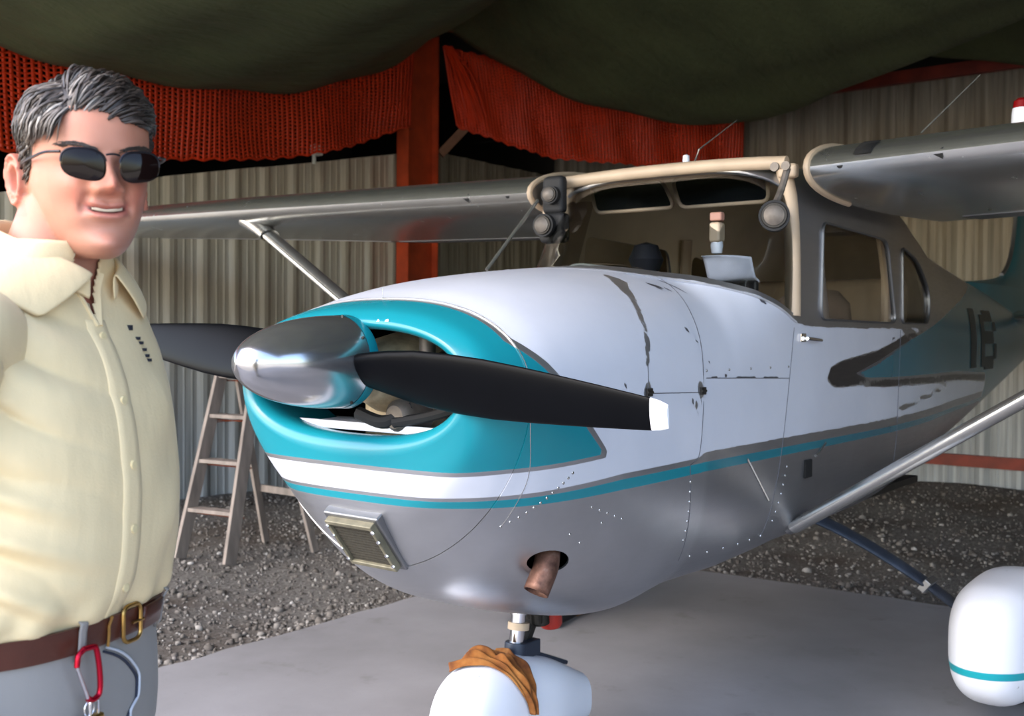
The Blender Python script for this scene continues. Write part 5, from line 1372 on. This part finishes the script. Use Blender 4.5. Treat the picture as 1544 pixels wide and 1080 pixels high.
cc = catmull(cp_, 50); mb.tube(cc.tolist(), .0019, 8); pbuild(mb, 'pocket_cord', simple('grey white cord', 'b6bac4', .6), tr)
mb = MB(); mb.tube([(a+.0, b_+.001, c_-.0045) for a, b_, c_ in (cc-np.array((.004, 0, 0))).tolist()], .0018, 6); pbuild(mb, 'cord_shadow_edge', simple('navy cord shadow', '22283a', .7), tr)  # dark strand stands in for the shadow along the cord
bpy.data.objects['cord_shadow_edge'].name = 'cord_shadow'
M['shoe'] = simple('brown leather shoe', '3a241a', .4)
for s in (-1, 1):
    mb = MB(); rows = []
    for t in np.linspace(0, 1, 18):
        y = .075-.275*t; w = pchip([0, .12, .35, .7, .9, 1], [.022, .036, .038, .048, .038, .012], [t])[0]; hh = pchip([0, .12, .3, .5, .75, 1], [.07, .105, .112, .095, .066, .034], [t])[0]
        rows.append([(s*.113+s*.012*t+w*math.copysign(abs(math.cos(a))**.8, math.cos(a)), y, .0+hh/2+hh/2*math.copysign(abs(math.sin(a))**.7, math.sin(a))) for a in np.linspace(0, 2*PI, 28, endpoint=False)])
    mb.grid(rows, closed_v=True); mb.f += [tuple(range(28)), tuple(17*28+j for j in range(28))]; mb.mi += [0, 0]; pbuild(mb, 'shoe', M['shoe'], person)

# --- carabiner with padlock, hanging from a belt loop
base = tr_pt(1.000, .27, .016); oc = PM @ base
ca = thing('carabiner', oc, 'red carabiner with silver gate hanging from the belt loop', 'carabiner')
tx = (torso(.978, .19, .0)-torso(.978, .35, .0)).normalized(); nz = Vector((0, 0, 1)); nn = tx.cross(nz).normalized()
if nn.y > 0: nn = -nn
def cpt(u, v, o=0.0): return PM @ (base+tx*u+nz*v+nn*(.004+o-.02*min(0, v)*.3))
out = [(-.004, -.001), (.012, -.002), (.0155, -.010), (.020, -.052), (.018, -.062), (.008, -.066), (.001, -.062)]
outl = [(-.004, -.001), (-.013, -.008), (-.015, -.020)]
mb = MB(); mb.tube([tuple(v) for v in catmull([tuple(cpt(*q)) for q in out], 40).tolist()], .0036, 10); mb.tube(catmull([tuple(cpt(*q)) for q in outl], 14).tolist(), .0036, 10); mb.build('hook', M['red_ano'], ca)
mb = MB(); mb.tube([tuple(cpt(-.015, -.020)), tuple(cpt(.001, -.062))], .0026, 10); mb.build('gate', M['chrome'], ca)
lk = thing('padlock', cpt(.012, -.085), 'small brass padlock hanging from the red carabiner', 'padlock')
mb = MB(); mb.tube(catmull([tuple(cpt(.004, -.084)), tuple(cpt(.004, -.070)), tuple(cpt(.010, -.0635, .0)), tuple(cpt(.0165, -.070)), tuple(cpt(.0165, -.084))], 24).tolist(), .0018, 8); mb.build('shackle', M['chrome'], lk)
rot = Matrix((PM.to_3x3() @ tx, PM.to_3x3() @ nn, Vector((0, 0, 1)))).transposed()
mb = MB(); mb.box(cpt(.0105, -.096), (.024, .011, .024), rot); mb.build('lock_body', M['brass'], lk, True, bevel=.003)
mb = MB(); mb.tube([tuple(cpt(.012, -.090, .0045)), tuple(cpt(.012, -.090, .0062))], .002, 8); mb.build('keyhole', M['dark'], lk)
ky = thing('key', cpt(-.004, -.09), 'flat silver key hanging beside the brass padlock', 'key')
mb = MB(); mb.tube([tuple(cpt(.003+.007*math.cos(a), -.0755+.009*math.sin(a))) for a in np.linspace(0, 2*PI, 20, endpoint=False)], .0009, 6, closed=True); mb.build('split_ring', M['chrome'], ky)
mb = MB(); mb.box(cpt(-.006, -.094), (.016, .0022, .020), rot); mb.box(cpt(-.006, -.115), (.007, .0022, .030), rot); mb.build('blade', M['chrome'], ky, True, bevel=.001)
